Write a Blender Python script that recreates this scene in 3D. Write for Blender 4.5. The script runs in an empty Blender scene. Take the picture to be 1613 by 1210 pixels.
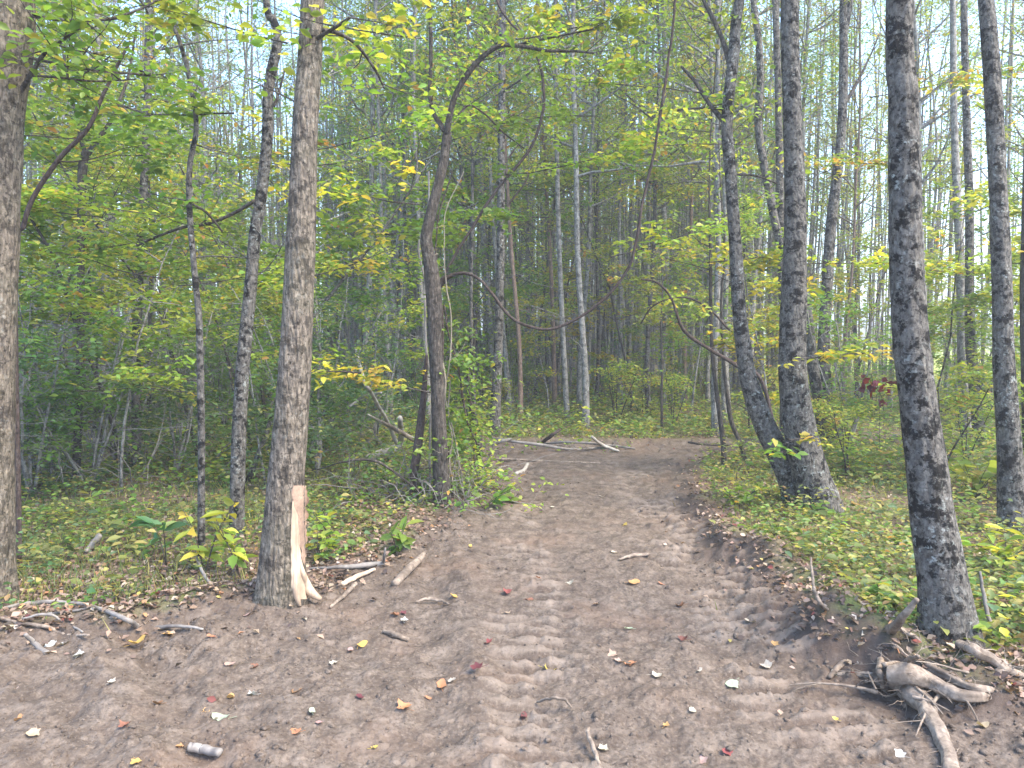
import bpy, math, random
import numpy as np
from mathutils import Vector
R = math.radians
rng = np.random.default_rng(7)
random.seed(7)
scene = bpy.context.scene
COL = scene.collection

# ------------------------------------------------------------------ camera
CAM_H = 1.6
F = 1195.0                      # focal length in pixels of the 1613 px wide photograph
PITCH = math.atan(70 / F)
cam_d = bpy.data.cameras.new('camera'); cam = bpy.data.objects.new('camera', cam_d); COL.objects.link(cam)
cam_d.sensor_width = 36; cam_d.lens = 36 * F / 1613; cam_d.clip_start = 0.05; cam_d.clip_end = 3000
cam.location = (0, 0, CAM_H); cam.rotation_euler = (R(90) - PITCH, 0, 0)
scene.camera = cam

# ------------------------------------------------------------------ light
SUN_EL = R(52)
world = bpy.data.worlds.new('World'); scene.world = world; world.use_nodes = True
wn = world.node_tree; wn.nodes.clear()
sky = wn.nodes.new('ShaderNodeTexSky'); sky.sky_type = 'NISHITA'; sky.sun_disc = False
sky.sun_elevation = SUN_EL; sky.sun_rotation = R(122); sky.air_density = 1.0; sky.dust_density = 1.2; sky.ozone_density = 1.5
hs = wn.nodes.new('ShaderNodeHueSaturation'); hs.inputs['Saturation'].default_value = 1.12; hs.inputs['Hue'].default_value = .5
bg = wn.nodes.new('ShaderNodeBackground'); bg.inputs['Strength'].default_value = 0.15
wo = wn.nodes.new('ShaderNodeOutputWorld')
wn.links.new(sky.outputs[0], hs.inputs['Color']); wn.links.new(hs.outputs[0], bg.inputs[0]); wn.links.new(bg.outputs[0], wo.inputs[0])
sd = bpy.data.lights.new('sun', 'SUN'); sd.energy = 1.5; sd.angle = R(30); sd.color = (1, 0.87, 0.66)
sun = bpy.data.objects.new('sun', sd); COL.objects.link(sun)
sun.rotation_euler = (R(90) - SUN_EL, 0, R(58))        # high, from the right: the open field side
scene.view_settings.view_transform = 'Standard'; scene.view_settings.look = 'None'
scene.view_settings.exposure = 2.72; scene.view_settings.gamma = 1; scene.view_settings.use_curve_mapping = False
cy = scene.cycles
cy.max_bounces = 12; cy.diffuse_bounces = 8; cy.transmission_bounces = 8; cy.glossy_bounces = 2
cy.use_denoising = True; cy.caustics_reflective = False; cy.caustics_refractive = False

# ------------------------------------------------------------------ noise and maths
def _h(ix, iy, iz, s):
    n = (ix.astype(np.int64) * 374761393 + iy.astype(np.int64) * 668265263 + iz.astype(np.int64) * 2147483647 + s * 974634777) & 0xffffffff
    n = ((n ^ (n >> 13)) * 1274126177) & 0xffffffff
    n = ((n ^ (n >> 16)) * 2246822519) & 0xffffffff
    return ((n ^ (n >> 15)) & 0xffff) / 65535.0
def noise(x, y, z=0.0, s=0):
    flat = np.ndim(z) == 0 and float(z) == int(z)
    x, y, z = np.broadcast_arrays(np.asarray(x, float), np.asarray(y, float), np.asarray(z, float))
    ix, iy, iz = np.floor(x), np.floor(y), np.floor(z)
    fx, fy, fz = x - ix, y - iy, z - iz
    fx, fy, fz = [f * f * (3 - 2 * f) for f in (fx, fy, fz)]
    r = 0
    for a in (0, 1):
        for b in (0, 1):
            for c in ((0,) if flat else (0, 1)):
                r = r + (fx if a else 1 - fx) * (fy if b else 1 - fy) * (fz if c else 1 - fz) * _h(ix + a, iy + b, iz + c, s)
    return r * 2 - 1
def fbm(x, y, z=0.0, s=0, o=4):
    r = 0; a = 1; t = 0
    for i in range(o):
        r = r + a * noise(x * 2 ** i, y * 2 ** i, np.asarray(z) * 2 ** i, s + i * 17); t += a; a *= 0.5
    return r / t
def sstep(a, b, x):
    t = np.clip((x - a) / (b - a), 0, 1); return t * t * (3 - 2 * t)

# ------------------------------------------------------------------ the lie of the land
TRAIL = np.array([(-14, 4.0), (-2.9, 4.05), (-2.1, 4.15), (-1.6, 4.45), (-1.22, 4.75), (-0.95, 5.3), (-0.82, 5.9), (-0.62, 6.8), (-0.28, 7.9),
                  (-0.1, 8.8), (-0.22, 9.6), (-0.5, 10.3), (-0.9, 10.8), (-0.6, 11.15), (0.5, 11.4), (2.2, 11.5), (4.2, 11.9), (7.5, 12.6), (7.6, 11.9), (4.6, 11.3),
                  (3.4, 10.8), (2.5, 9.8), (2.02, 8.4), (1.82, 7.4), (1.68, 6.2), (1.72, 5.3), (1.78, 4.4), (1.62, 3.85), (2.0, 3.4), (3.2, 2.9), (14, 2.2), (14, -10), (-14, -10)])
def trail_dist(x, y):
    """signed distance to the edge of the bare soil, positive inside it"""
    d2 = np.full(x.shape, 1e9); inside = np.zeros(x.shape, bool)
    n = len(TRAIL)
    for i in range(n):
        ax, ay = TRAIL[i]; bx, by = TRAIL[(i + 1) % n]
        ex, ey = bx - ax, by - ay
        t = np.clip(((x - ax) * ex + (y - ay) * ey) / (ex * ex + ey * ey), 0, 1)
        d2 = np.minimum(d2, (x - ax - t * ex) ** 2 + (y - ay - t * ey) ** 2)
        c = ((ay > y) != (by > y)) & (x < ex * (y - ay) / (ey if ey else 1e-9) + ax)
        inside ^= c
    d = np.sqrt(d2)
    return np.where(inside, d, -d)
TREAD = [0]
def ground(x, y, fine=True):
    TREAD[0] = 0
    x = np.asarray(x, float); y = np.asarray(y, float)
    rr = np.hypot(x, y)
    td = trail_dist(x, y) + 0.16 * fbm(x * 2.1, y * 2.1, 0, 3, 3)
    m = sstep(-0.15, 0.2, td)
    z = 0.05 * fbm(x * 0.35, y * 0.35, 0, 5, 3) + 0.25 * fbm(x * 0.05, y * 0.05, 0, 9, 2) * sstep(12, 40, rr)
    z = z + 0.05 * (1 - m)
    z = z + (0.075 + .10 * (x > 1) * sstep(7, 5, y)) * np.exp(-((td + 0.02) / 0.18) ** 2) * (0.7 + 0.7 * fbm(x * 1.7, y * 1.7, 0, 31, 3)) * (y > 2)
    # soil pushed up round the uprooted stump and in front of the peeled tree
    z = z + 0.07 * np.exp(-(((x - 1.75) / 0.4) ** 2 + ((y - 3.95) / 0.3) ** 2)) + 0.07 * np.exp(-(((x + 1.5) / 0.5) ** 2 + ((y - 4.35) / 0.3) ** 2))
    z = z - 0.06 * np.exp(-(((x - 1.72) / 0.14) ** 2 + ((y - 3.38) / 0.2) ** 2))
    if fine:
        dirt = m
        z = z + dirt * (0.026 * fbm(x * 3.2, y * 3.2, 0, 11, 4) + 0.024 * fbm(x * 8, y * 10, 0, 12, 4) + 0.017 * np.abs(fbm(x * 22, y * 28, 0, 13, 3)) - 0.012 * sstep(.25, .6, fbm(x * 6, y * 8, 0, 14, 4)))
        lump = np.exp(-((td - .15) / .42) ** 2) * (y > 2) + .8 * np.exp(-(((x + 1.9) / 1.1) ** 2 + ((y - 3.9) / .5) ** 2))
        z = z + dirt * np.clip(lump, 0, 1) * (.085 * np.maximum(fbm(x * 4.2, y * 4.2, 0, 91, 4) - .02, 0) + .05 * np.maximum(fbm(x * 10, y * 10, 0, 92, 3) - .05, 0))
        z = z + (1 - m) * (0.03 * fbm(x * 5, y * 5, 0, 21, 4) + 0.012 * fbm(x * 22, y * 22, 0, 22, 2))
        # two bands pressed by a tracked machine: cross bars 16 cm apart, broken up
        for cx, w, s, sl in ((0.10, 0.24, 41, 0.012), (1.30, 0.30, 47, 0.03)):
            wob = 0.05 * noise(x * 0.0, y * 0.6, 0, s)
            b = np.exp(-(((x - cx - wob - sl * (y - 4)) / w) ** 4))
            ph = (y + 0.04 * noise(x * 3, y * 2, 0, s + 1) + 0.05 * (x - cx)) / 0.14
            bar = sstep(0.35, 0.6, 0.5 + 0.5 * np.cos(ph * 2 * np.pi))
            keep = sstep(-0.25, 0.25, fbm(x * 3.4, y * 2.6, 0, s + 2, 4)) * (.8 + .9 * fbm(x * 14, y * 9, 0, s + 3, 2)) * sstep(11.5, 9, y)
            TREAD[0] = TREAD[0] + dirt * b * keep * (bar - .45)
            z = z + dirt * b * (keep * 0.036 * (bar - 0.4) - 0.02)
        # turning ruts in the foreground, lower left
        q = (x + 0.75 * y - 1.6); z = z + dirt * 0.03 * np.exp(-((q + 0.9) / 0.13) ** 2) * sstep(5, 4, y) - dirt * 0.03 * np.exp(-((q + 0.62) / 0.1) ** 2) * sstep(5, 4, y)
        q2 = x + 0.42 + 0.12 * (y - 4); z = z - dirt * 0.018 * np.exp(-(q2 / 0.12) ** 2) + dirt * 0.018 * np.exp(-((q2 - 0.2) / 0.09) ** 2)
    return z
def gz(x, y): return float(ground(np.array([x]), np.array([y]), False)[0])
def gzf(x, y): return float(ground(np.array([x]), np.array([y]), True)[0])
cp, sp = math.cos(PITCH), math.sin(PITCH)
def ray(px, py):
    a, b = (px - 806.5) / F, (605 - py) / F
    return Vector((a, cp + b * sp, -sp + b * cp))
def at(px, py, depth):
    """the point at forward distance `depth` seen at photograph pixel (px, py)"""
    d = ray(px, py); return Vector((0, 0, CAM_H)) + d * (depth / d.y)
def on_ground(px, py, lift=0.0):
    d = ray(px, py); t = CAM_H / max(-d.z, 1e-3)
    for _ in range(12):
        p = Vector((0, 0, CAM_H)) + d * t
        t = (CAM_H - gzf(p.x, p.y)) / max(-d.z, 1e-3)
    p = Vector((0, 0, CAM_H)) + d * t
    p.z += lift
    return p

# ------------------------------------------------------------------ mesh building
class Geo:
    def __init__(s): s.V = []; s.C = []; s.Q = []; s.T = []; s.n = 0
    def add(s, v, quads=None, tris=None, col=(1, 1, 1)):
        v = np.asarray(v, float).reshape(-1, 3); k = len(v)
        c = np.asarray(col, float)
        if c.ndim == 1: c = np.tile(c[:3], (k, 1))
        s.V.append(v); s.C.append(c)
        if quads is not None and len(quads): s.Q.append(np.asarray(quads).reshape(-1, 4) + s.n)
        if tris is not None and len(tris): s.T.append(np.asarray(tris).reshape(-1, 3) + s.n)
        s.n += k
    def mesh(s, name, mat, smooth=True):
        V = np.concatenate(s.V); C = np.concatenate(s.C)
        Q = np.concatenate(s.Q) if s.Q else np.zeros((0, 4), int); T = np.concatenate(s.T) if s.T else np.zeros((0, 3), int)
        me = bpy.data.meshes.new(name)
        me.vertices.add(len(V)); me.vertices.foreach_set('co', V.ravel())
        loops = np.concatenate([Q.ravel(), T.ravel()]).astype(np.int32)
        me.loops.add(len(loops)); me.loops.foreach_set('vertex_index', loops)
        nf = len(Q) + len(T)
        me.polygons.add(nf)
        st = np.concatenate([np.arange(len(Q)) * 4, len(Q) * 4 + np.arange(len(T)) * 3]).astype(np.int32)
        me.polygons.foreach_set('loop_start', st)
        if smooth: me.polygons.foreach_set('use_smooth', np.ones(nf, bool))
        me.update(calc_edges=True)
        a = me.color_attributes.new('Col', 'FLOAT_COLOR', 'POINT')
        a.data.foreach_set('color', np.concatenate([C, np.ones((len(C), 1))], 1).astype(np.float32).ravel())
        me.materials.append(mat)
        return me
def link(name, me, parent=None, loc=None, rz=0, **props):
    o = bpy.data.objects.new(name, me); COL.objects.link(o)
    if parent: o.parent = parent
    if loc is not None: o.location = loc
    if rz: o.rotation_euler = (0, 0, rz)
    for k, v in props.items(): o[k] = v
    return o
def empty(name, loc, label, cat, group=None):
    o = bpy.data.objects.new(name, None); COL.objects.link(o); o.location = loc; o.empty_display_size = 0.2
    o['label'] = label; o['category'] = cat
    if group: o['group'] = group
    return o
def smooth_path(P, n):
    """Catmull-Rom through the rows of P (any number of columns)"""
    P = np.asarray(P, float); P = np.vstack([2 * P[0] - P[1], P, 2 * P[-1] - P[-2]])
    m = len(P) - 3; t = np.linspace(0, m - 1e-9, n); i = t.astype(int); f = (t - i)[:, None]
    a, b, c, d = P[i], P[i + 1], P[i + 2], P[i + 3]
    return 0.5 * (2 * b + (c - a) * f + (2 * a - 5 * b + 4 * c - d) * f ** 2 + (3 * b - a - 3 * c + d) * f ** 3)
def tube(g, P, rad, sides=8, rough=0.0, scale=6.0, seed=0, cap=True, col=(1, 1, 1), lobes=None, grain=None):
    P = np.asarray(P, float); n = len(P); rad = np.broadcast_to(np.asarray(rad, float), (n,)).copy()
    T = np.gradient(P, axis=0); T /= np.linalg.norm(T, axis=1)[:, None] + 1e-12
    ref = np.array([0.0, 1.0, 0.0]) if abs(T[0][1]) < 0.8 else np.array([1.0, 0, 0])
    u = np.cross(T[0], ref); u /= np.linalg.norm(u); U = [u]
    for i in range(1, n):
        u = u - T[i] * np.dot(u, T[i]); u /= np.linalg.norm(u) + 1e-12; U.append(u)
    U = np.array(U); W = np.cross(T, U)
    a = np.linspace(0, 2 * np.pi, sides, endpoint=False)
    r = rad[:, None] * np.ones((1, sides))
    if rough:
        cx, sx = np.cos(a)[None], np.sin(a)[None]; L = np.concatenate([[0], np.cumsum(np.linalg.norm(np.diff(P, axis=0), axis=1))])[:, None]
        k = grain or scale * rad.max() * 2
        if grain: scale = 9
        r = r * (1 + rough * fbm(cx * k, sx * k, L * scale * 0.45, seed, 3) + rough * 0.6 * fbm(cx * 0.9, sx * 0.9, L * 1.1, seed + 5, 2))
    if lobes is not None:
        L = P[:, 2] - P[0, 2]
        for (ang, amp, hh, wd) in lobes:
            da = (a - ang + np.pi) % (2 * np.pi) - np.pi
            r = r + amp * np.exp(-(da / wd) ** 2)[None] * np.exp(-np.maximum(L, 0) / hh)[:, None]
    V = P[:, None] + r[..., None] * (np.cos(a)[None, :, None] * U[:, None] + np.sin(a)[None, :, None] * W[:, None])
    i = np.arange(n - 1)[:, None] * sides; j = np.arange(sides)[None]; k = (j + 1) % sides
    q = np.stack([i + j, i + k, i + sides + k, i + sides + j], -1).reshape(-1, 4)
    v = V.reshape(-1, 3); tr = None
    if cap:
        v = np.vstack([v, P[0] - T[0] * rad[0] * 0.3, P[-1] + T[-1] * rad[-1] * 0.4]); b = n * sides
        j = np.arange(sides); tr = np.vstack([np.stack([np.full(sides, b), (j + 1) % sides, j], 1), np.stack([np.full(sides, b + 1), b - sides + j, b - sides + (j + 1) % sides], 1)])
    g.add(v, q, tr, col)
    return U, W
PAL = {
 'green': [((0.12, 0.21, 0.04), 5), ((0.18, 0.28, 0.05), 4), ((0.22, 0.30, 0.06), 2), ((0.42, 0.37, 0.08), 0.35), ((0.38, 0.20, 0.06), 0.1)],
 'lime': [((0.20, 0.30, 0.05), 4), ((0.32, 0.40, 0.07), 4), ((0.42, 0.44, 0.09), 2), ((0.50, 0.42, 0.09), .8), ((0.42, 0.24, 0.07), .2)],
 'autumn': [((0.17, 0.25, 0.055), 4), ((0.27, 0.32, 0.07), 3), ((0.40, 0.35, 0.08), 1.6), ((0.42, 0.25, 0.09), 1.0), ((0.28, 0.14, 0.07), 0.5)],
 'gold': [((0.34, 0.38, 0.06), 3), ((0.50, 0.45, 0.08), 3.5), ((0.56, 0.42, 0.08), 1.2), ((0.22, 0.30, 0.05), 3)],
 'weed': [((0.15, 0.18, 0.055), 4), ((0.24, 0.25, 0.08), 4), ((0.34, 0.33, 0.11), 2.5), ((0.10, 0.14, 0.055), 3), ((0.40, 0.33, 0.12), 1.2), ((.14, .21, .11), 1.5), ((.28, .19, .10), 1.2)],
 'blue': [((0.08, 0.16, 0.06), 4), ((0.13, 0.21, 0.09), 4), ((0.19, 0.28, 0.12), 2), ((0.34, 0.36, 0.12), .5)],
 'litter': [((0.25, 0.175, 0.13), 5), ((0.17, 0.11, 0.08), 5), ((0.33, 0.25, 0.19), 2.5), ((0.10, 0.07, 0.055), 4), ((0.34, 0.18, 0.09), .7), ((0.42, 0.35, 0.28), .6), ((0.18, 0.05, 0.04), .2), ((.4, .33, .10), .25)],
 'wine': [((0.09, 0.012, 0.02), 3), ((0.16, 0.02, 0.03), 2)],
}
def pick(pal, n, r=rng):
    cs = np.array([c for c, w in PAL[pal]]); w = np.array([w for c, w in PAL[pal]], float)
    c = cs[r.choice(len(cs), n, p=w / w.sum())]
    return np.clip(c * r.uniform(0.75, 1.25, (n, 1)) * r.uniform(0.94, 1.06, (n, 3)), 0, 0.8)
def leaves(g, P, size, cols, tilt=0.6, six=True, aspect=0.55, droop=0.2, r=rng, lean=None, curl=0.0):
    """one small leaf-shaped patch per row of P"""
    n = len(P)
    if not n: return
    size = np.broadcast_to(size, (n,)) * r.uniform(0.65, 1.3, n)
    yaw = r.uniform(0, 2 * np.pi, n); pit = r.normal(-droop, tilt * 0.6, n); rol = r.normal(0, tilt, n)
    a = np.stack([np.cos(yaw) * np.cos(pit), np.sin(yaw) * np.cos(pit), np.sin(pit)], 1)
    b0 = np.stack([-np.sin(yaw), np.cos(yaw), np.zeros(n)], 1); nn = np.cross(a, b0)
    b = b0 * np.cos(rol)[:, None] + nn * np.sin(rol)[:, None]; nn = np.cross(a, b)
    s = size[:, None]; w = s * aspect * 0.5 * r.uniform(.8, 1.2, (n, 1)); f = s * (0.10 + curl * r.uniform(0, 1, (n, 1)))
    if six:
        v = np.stack([P, P + a * s * .35 + b * w + nn * f, P + a * s * .68 + b * w * .78 + nn * f * .8, P + a * s + nn * f * (curl * 4 - .6), P + a * s * .68 - b * w * .78 + nn * f * .8, P + a * s * .35 - b * w + nn * f], 1)
        k = np.arange(n)[:, None] * 6
        q = np.concatenate([k + [[0, 1, 2, 3]], k + [[0, 3, 4, 5]]], 1).reshape(-1, 4)
        g.add(v.reshape(-1, 3), q, None, np.repeat(cols, 6, 0))
    else:
        v = np.stack([P, P + a * s * .5 + b * w + nn * f, P + a * s, P + a * s * .45 - b * w + nn * f], 1)
        g.add(v.reshape(-1, 3), np.arange(n * 4).reshape(-1, 4), None, np.repeat(cols, 4, 0))

# ------------------------------------------------------------------ materials
def nodemat(name):
    m = bpy.data.materials.new(name); m.use_nodes = True; nt = m.node_tree; nt.nodes.clear()
    out = nt.nodes.new('ShaderNodeOutputMaterial'); return m, nt, out
class N:
    """tiny helper to wire nodes"""
    def __init__(s, nt): s.nt = nt
    def n(s, t, **kw):
        x = s.nt.nodes.new(t)
        for k, v in kw.items():
            if k.startswith('i_'):
                key = k[2:]; key = int(key) if key.isdigit() else key.replace('_', ' ')
                if isinstance(v, bpy.types.NodeSocket): s.nt.links.new(v, x.inputs[key])
                else: x.inputs[key].default_value = v
            else: setattr(x, k, v)
        return x
    def noise(s, vec, scale, detail=4, rough=.55):
        return s.n('ShaderNodeTexNoise', i_Vector=vec, i_Scale=scale, i_Detail=detail, i_Roughness=rough).outputs['Fac']
    def ramp(s, fac, stops):
        x = s.nt.nodes.new('ShaderNodeValToRGB'); s.nt.links.new(fac, x.inputs[0]); e = x.color_ramp.elements
        while len(e) > 1: e.remove(e[-1])
        e[0].position = stops[0][0]; e[0].color = (*stops[0][1], 1)
        for p, c in stops[1:]: k = e.new(p); k.color = (*c, 1)
        return x.outputs[0]
    def mix(s, fac, a, b, t='MIX'):
        x = s.nt.nodes.new('ShaderNodeMix'); x.data_type = 'RGBA'; x.blend_type = t
        for k, v in ((0, fac), (6, a), (7, b)):
            if isinstance(v, bpy.types.NodeSocket): s.nt.links.new(v, x.inputs[k])
            else: x.inputs[k].default_value = v if k == 0 or len(v) == 4 else (*v, 1)
        return x.outputs[2]
    def math(s, op, a, b=0.0):
        x = s.nt.nodes.new('ShaderNodeMath'); x.operation = op
        for k, v in ((0, a), (1, b)):
            if isinstance(v, bpy.types.NodeSocket): s.nt.links.new(v, x.inputs[k])
            else: x.inputs[k].default_value = v
        return x.outputs[0]
def g3(v): return (v, v, v)
def leaf_material(name, trans=0.5, rough=0.5, vary=0.12):
    m, nt, out = nodemat(name); k = N(nt)
    c = k.n('ShaderNodeAttribute', attribute_name='Col').outputs['Color']
    oi = k.n('ShaderNodeObjectInfo').outputs['Random']
    hsv = k.n('ShaderNodeHueSaturation', i_Color=c, i_Hue=k.math('ADD', k.math('MULTIPLY', oi, 0.04), 0.485), i_Value=k.math('ADD', k.math('MULTIPLY', oi, vary * 2), 1 - vary)).outputs[0]
    p = k.n('ShaderNodeBsdfPrincipled', i_Base_Color=hsv, i_Roughness=rough); p.inputs['Specular IOR Level'].default_value = 0.4
    t = k.n('ShaderNodeBsdfTranslucent', i_Color=k.mix(1.0, hsv, (1.35, 1.25, 0.6), 'MULTIPLY'))
    mx = k.n('ShaderNodeMixShader', i_0=trans, i_1=p.outputs[0], i_2=t.outputs[0])
    nt.links.new(mx.outputs[0], out.inputs[0]); return m
def bark_material(name, light, mid, dark, blotch=0.5, lichen=0.3, stretch=0.35, fine=60, bump=0.5, moss=0.0):
    m, nt, out = nodemat(name); k = N(nt)
    co = k.n('ShaderNodeTexCoord').outputs['Object']
    off = k.n('ShaderNodeObjectInfo').outputs['Random']
    add = k.n('ShaderNodeVectorMath', operation='ADD', i_0=co, i_1=k.n('ShaderNodeCombineXYZ', i_X=k.math('MULTIPLY', off, 37.0), i_Y=k.math('MULTIPLY', off, 11.0), i_Z=k.math('MULTIPLY', off, 53.0)).outputs[0]).outputs[0]
    st = k.n('ShaderNodeVectorMath', operation='MULTIPLY', i_0=add, i_1=(1, 1, stretch)).outputs[0]
    flat = k.n('ShaderNodeVectorMath', operation='MULTIPLY', i_0=add, i_1=(1, 1, 1.15)).outputs[0]
    f1 = k.noise(st, fine, 6, .65); f2 = k.noise(flat, 10, 10, .72); f3 = k.noise(flat, 2.2, 3, .5); f4 = k.noise(flat, 26, 5, .7)
    vo = k.n('ShaderNodeTexVoronoi', feature='DISTANCE_TO_EDGE', i_Vector=st, i_Scale=fine * .42).outputs[0]
    c = k.ramp(f1, [(.30, dark), (.5, mid), (.68, light)])
    bl = k.ramp(f2, [(.515, g3(0)), (.555, g3(1))])
    c = k.mix(k.math('MULTIPLY', bl, blotch), c, tuple(v * .32 for v in dark))
    li = k.ramp(f4, [(.56, g3(0)), (.64, g3(1))]); li2 = k.ramp(f3, [(.42, g3(0)), (.62, g3(1))])
    c = k.mix(k.math('MULTIPLY', k.math('MULTIPLY', li, li2), lichen), c, (0.44, 0.47, 0.43))
    sp_ = k.ramp(k.noise(flat, 34, 4, .75), [(.36, g3(.85)), (.45, g3(0))]); c = k.mix(sp_, c, tuple(v * .5 for v in dark))
    if moss: c = k.mix(k.math('MULTIPLY', k.ramp(k.noise(flat, 3.5, 4), [(.45, g3(0)), (.62, g3(1))]), moss), c, (0.12, 0.13, 0.05))
    h = k.math('ADD', k.math('MULTIPLY', f1, 1.0), k.math('MULTIPLY', k.ramp(vo, [(0, g3(0)), (.25, g3(1))]), .5))
    h = k.math('ADD', h, k.math('MULTIPLY', f2, .8))
    b = k.n('ShaderNodeBump', i_Height=h, i_Strength=bump, i_Distance=0.02)
    p = k.n('ShaderNodeBsdfPrincipled', i_Base_Color=c, i_Roughness=.9, i_Normal=b.outputs[0]); p.inputs['Specular IOR Level'].default_value = .2
    nt.links.new(p.outputs[0], out.inputs[0]); return m
def wood_material(name, a, b, scale=30, stretch=0.15, bump=.3):
    m, nt, out = nodemat(name); k = N(nt)
    co = k.n('ShaderNodeTexCoord').outputs['Object']
    st = k.n('ShaderNodeVectorMath', operation='MULTIPLY', i_0=co, i_1=(1, 1, stretch)).outputs[0]
    f = k.noise(st, scale, 5, .6); f2 = k.noise(co, 6, 4)
    c = k.mix(k.ramp(f2, [(.4, g3(0)), (.7, g3(1))]), k.ramp(f, [(.3, a), (.7, b)]), tuple(v * .7 for v in a))
    bp = k.n('ShaderNodeBump', i_Height=f, i_Strength=bump, i_Distance=.004)
    p = k.n('ShaderNodeBsdfPrincipled', i_Base_Color=c, i_Roughness=.8, i_Normal=bp.outputs[0]); nt.links.new(p.outputs[0], out.inputs[0]); return m
def ground_material():
    m, nt, out = nodemat('forest_ground'); k = N(nt)
    co = k.n('ShaderNodeTexCoord').outputs['Object']
    at_ = k.n('ShaderNodeAttribute', attribute_name='Col').outputs['Color']
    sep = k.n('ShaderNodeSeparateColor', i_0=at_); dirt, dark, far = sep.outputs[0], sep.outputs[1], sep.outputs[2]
    n1 = k.noise(co, 1.3, 5); n2 = k.noise(co, 9, 6, .65); n3 = k.noise(co, 55, 6, .7); n4 = k.noise(co, 160, 3, .6)
    c = k.ramp(n2, [(.30, (.062, .048, .038)), (.5, (.118, .093, .074)), (.68, (.195, .158, .128))])
    c = k.mix(k.ramp(n3, [(.36, g3(.85)), (.47, g3(0))]), c, (.062, .046, .036))
    c = k.mix(k.ramp(n3, [(.53, g3(0)), (.66, g3(.75))]), c, (.215, .174, .140))
    c = k.mix(k.ramp(n1, [(.52, g3(0)), (.75, g3(.5))]), c, (.20, .13, .09))
    wet = k.ramp(k.noise(co, 3.1, 5, .6), [(.35, g3(1)), (.6, g3(0))])
    c = k.mix(k.math('MULTIPLY', wet, .35), c, (.095, .07, .054))
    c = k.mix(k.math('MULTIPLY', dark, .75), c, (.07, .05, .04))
    lit = k.ramp(k.noise(co, 38, 4, .7), [(.32, (.05, .035, .027)), (.48, (.14, .095, .07)), (.6, (.2, .145, .10)), (.72, (.30, .22, .17))])
    grn = k.ramp(k.noise(co, 70, 3, .6), [(.35, (.045, .07, .02)), (.65, (.14, .17, .05))])
    gm = k.ramp(k.noise(co, .9, 5, .6), [(.42, g3(0)), (.58, g3(.85))])
    v = k.mix(gm, lit, grn)
    v = k.mix(far, v, (.30, .33, .07))
    pr = k.n('ShaderNodeAttribute', attribute_name='pressed_shade').outputs['Fac']
    c = k.mix(k.ramp(pr, [(.55, g3(0)), (.85, g3(.35))]), c, (.28, .228, .185)); c = k.mix(k.ramp(pr, [(.15, g3(.4)), (.45, g3(0))]), c, (.095, .07, .055))  # tread relief painted in: raised bars paler, grooves between them darker
    c = k.mix(dirt, v, c)
    h = k.math('ADD', k.math('MULTIPLY', n3, .6), k.math('ADD', k.math('MULTIPLY', n2, 1.2), k.math('MULTIPLY', n4, .3)))
    b = k.n('ShaderNodeBump', i_Height=h, i_Strength=.6, i_Distance=.02)
    p = k.n('ShaderNodeBsdfPrincipled', i_Base_Color=c, i_Roughness=.95, i_Normal=b.outputs[0]); p.inputs['Specular IOR Level'].default_value = .15
    nt.links.new(p.outputs[0], out.inputs[0]); return m
M_leaf = leaf_material('leaf')
M_dry = leaf_material('dry_leaf', .15, .65, .05)
M_bark_tan = bark_material('tan_bark', (.32, .265, .205), (.17, .14, .108), (.05, .04, .032), blotch=.6, lichen=.25, stretch=.3, fine=62, bump=1.0, moss=.08)
M_bark_grey = bark_material('grey_blotched_bark', (.19, .175, .152), (.115, .104, .09), (.034, .030, .026), blotch=.97, lichen=.6, stretch=.55, fine=46, bump=.8)
M_bark_dark = bark_material('dark_brown_bark', (.145, .125, .105), (.07, .058, .048), (.025, .021, .018), blotch=.4, lichen=.12, stretch=.3, fine=60, bump=.6)
M_bark_pale = bark_material('pale_grey_bark', (.36, .345, .315), (.25, .235, .21), (.10, .09, .08), blotch=.65, lichen=.3, stretch=.35, fine=35, bump=.4)
M_bark_rusty = bark_material('rusty_bark', (.30, .22, .17), (.2, .14, .105), (.12, .075, .055), blotch=.3, lichen=.1, stretch=.4, fine=35, bump=.4)
M_vine = bark_material('vine_bark', (.13, .10, .085), (.07, .05, .042), (.03, .022, .02), blotch=.2, lichen=.05, fine=80, bump=.4)
M_twig = wood_material('grey_dead_wood', (.16, .14, .125), (.33, .30, .265), 30, 1.0)
M_vine2 = wood_material('ropy_vine', (.20, .165, .12), (.36, .31, .24))
M_pale_twig = wood_material('pale_dead_wood', (.30, .265, .225), (.50, .455, .39), 30, 1.0)
M_root = wood_material('root_wood', (.11, .08, .058), (.38, .305, .235), 42, 1.0, .9)
M_fresh = wood_material('fresh_pale_wood', (.38, .27, .185), (.66, .53, .385), 75, .06, .7)
M_cambium = wood_material('torn_inner_bark', (.26, .17, .12), (.46, .32, .225), 50, 1.2, .5)
M_ground = ground_material()

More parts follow.
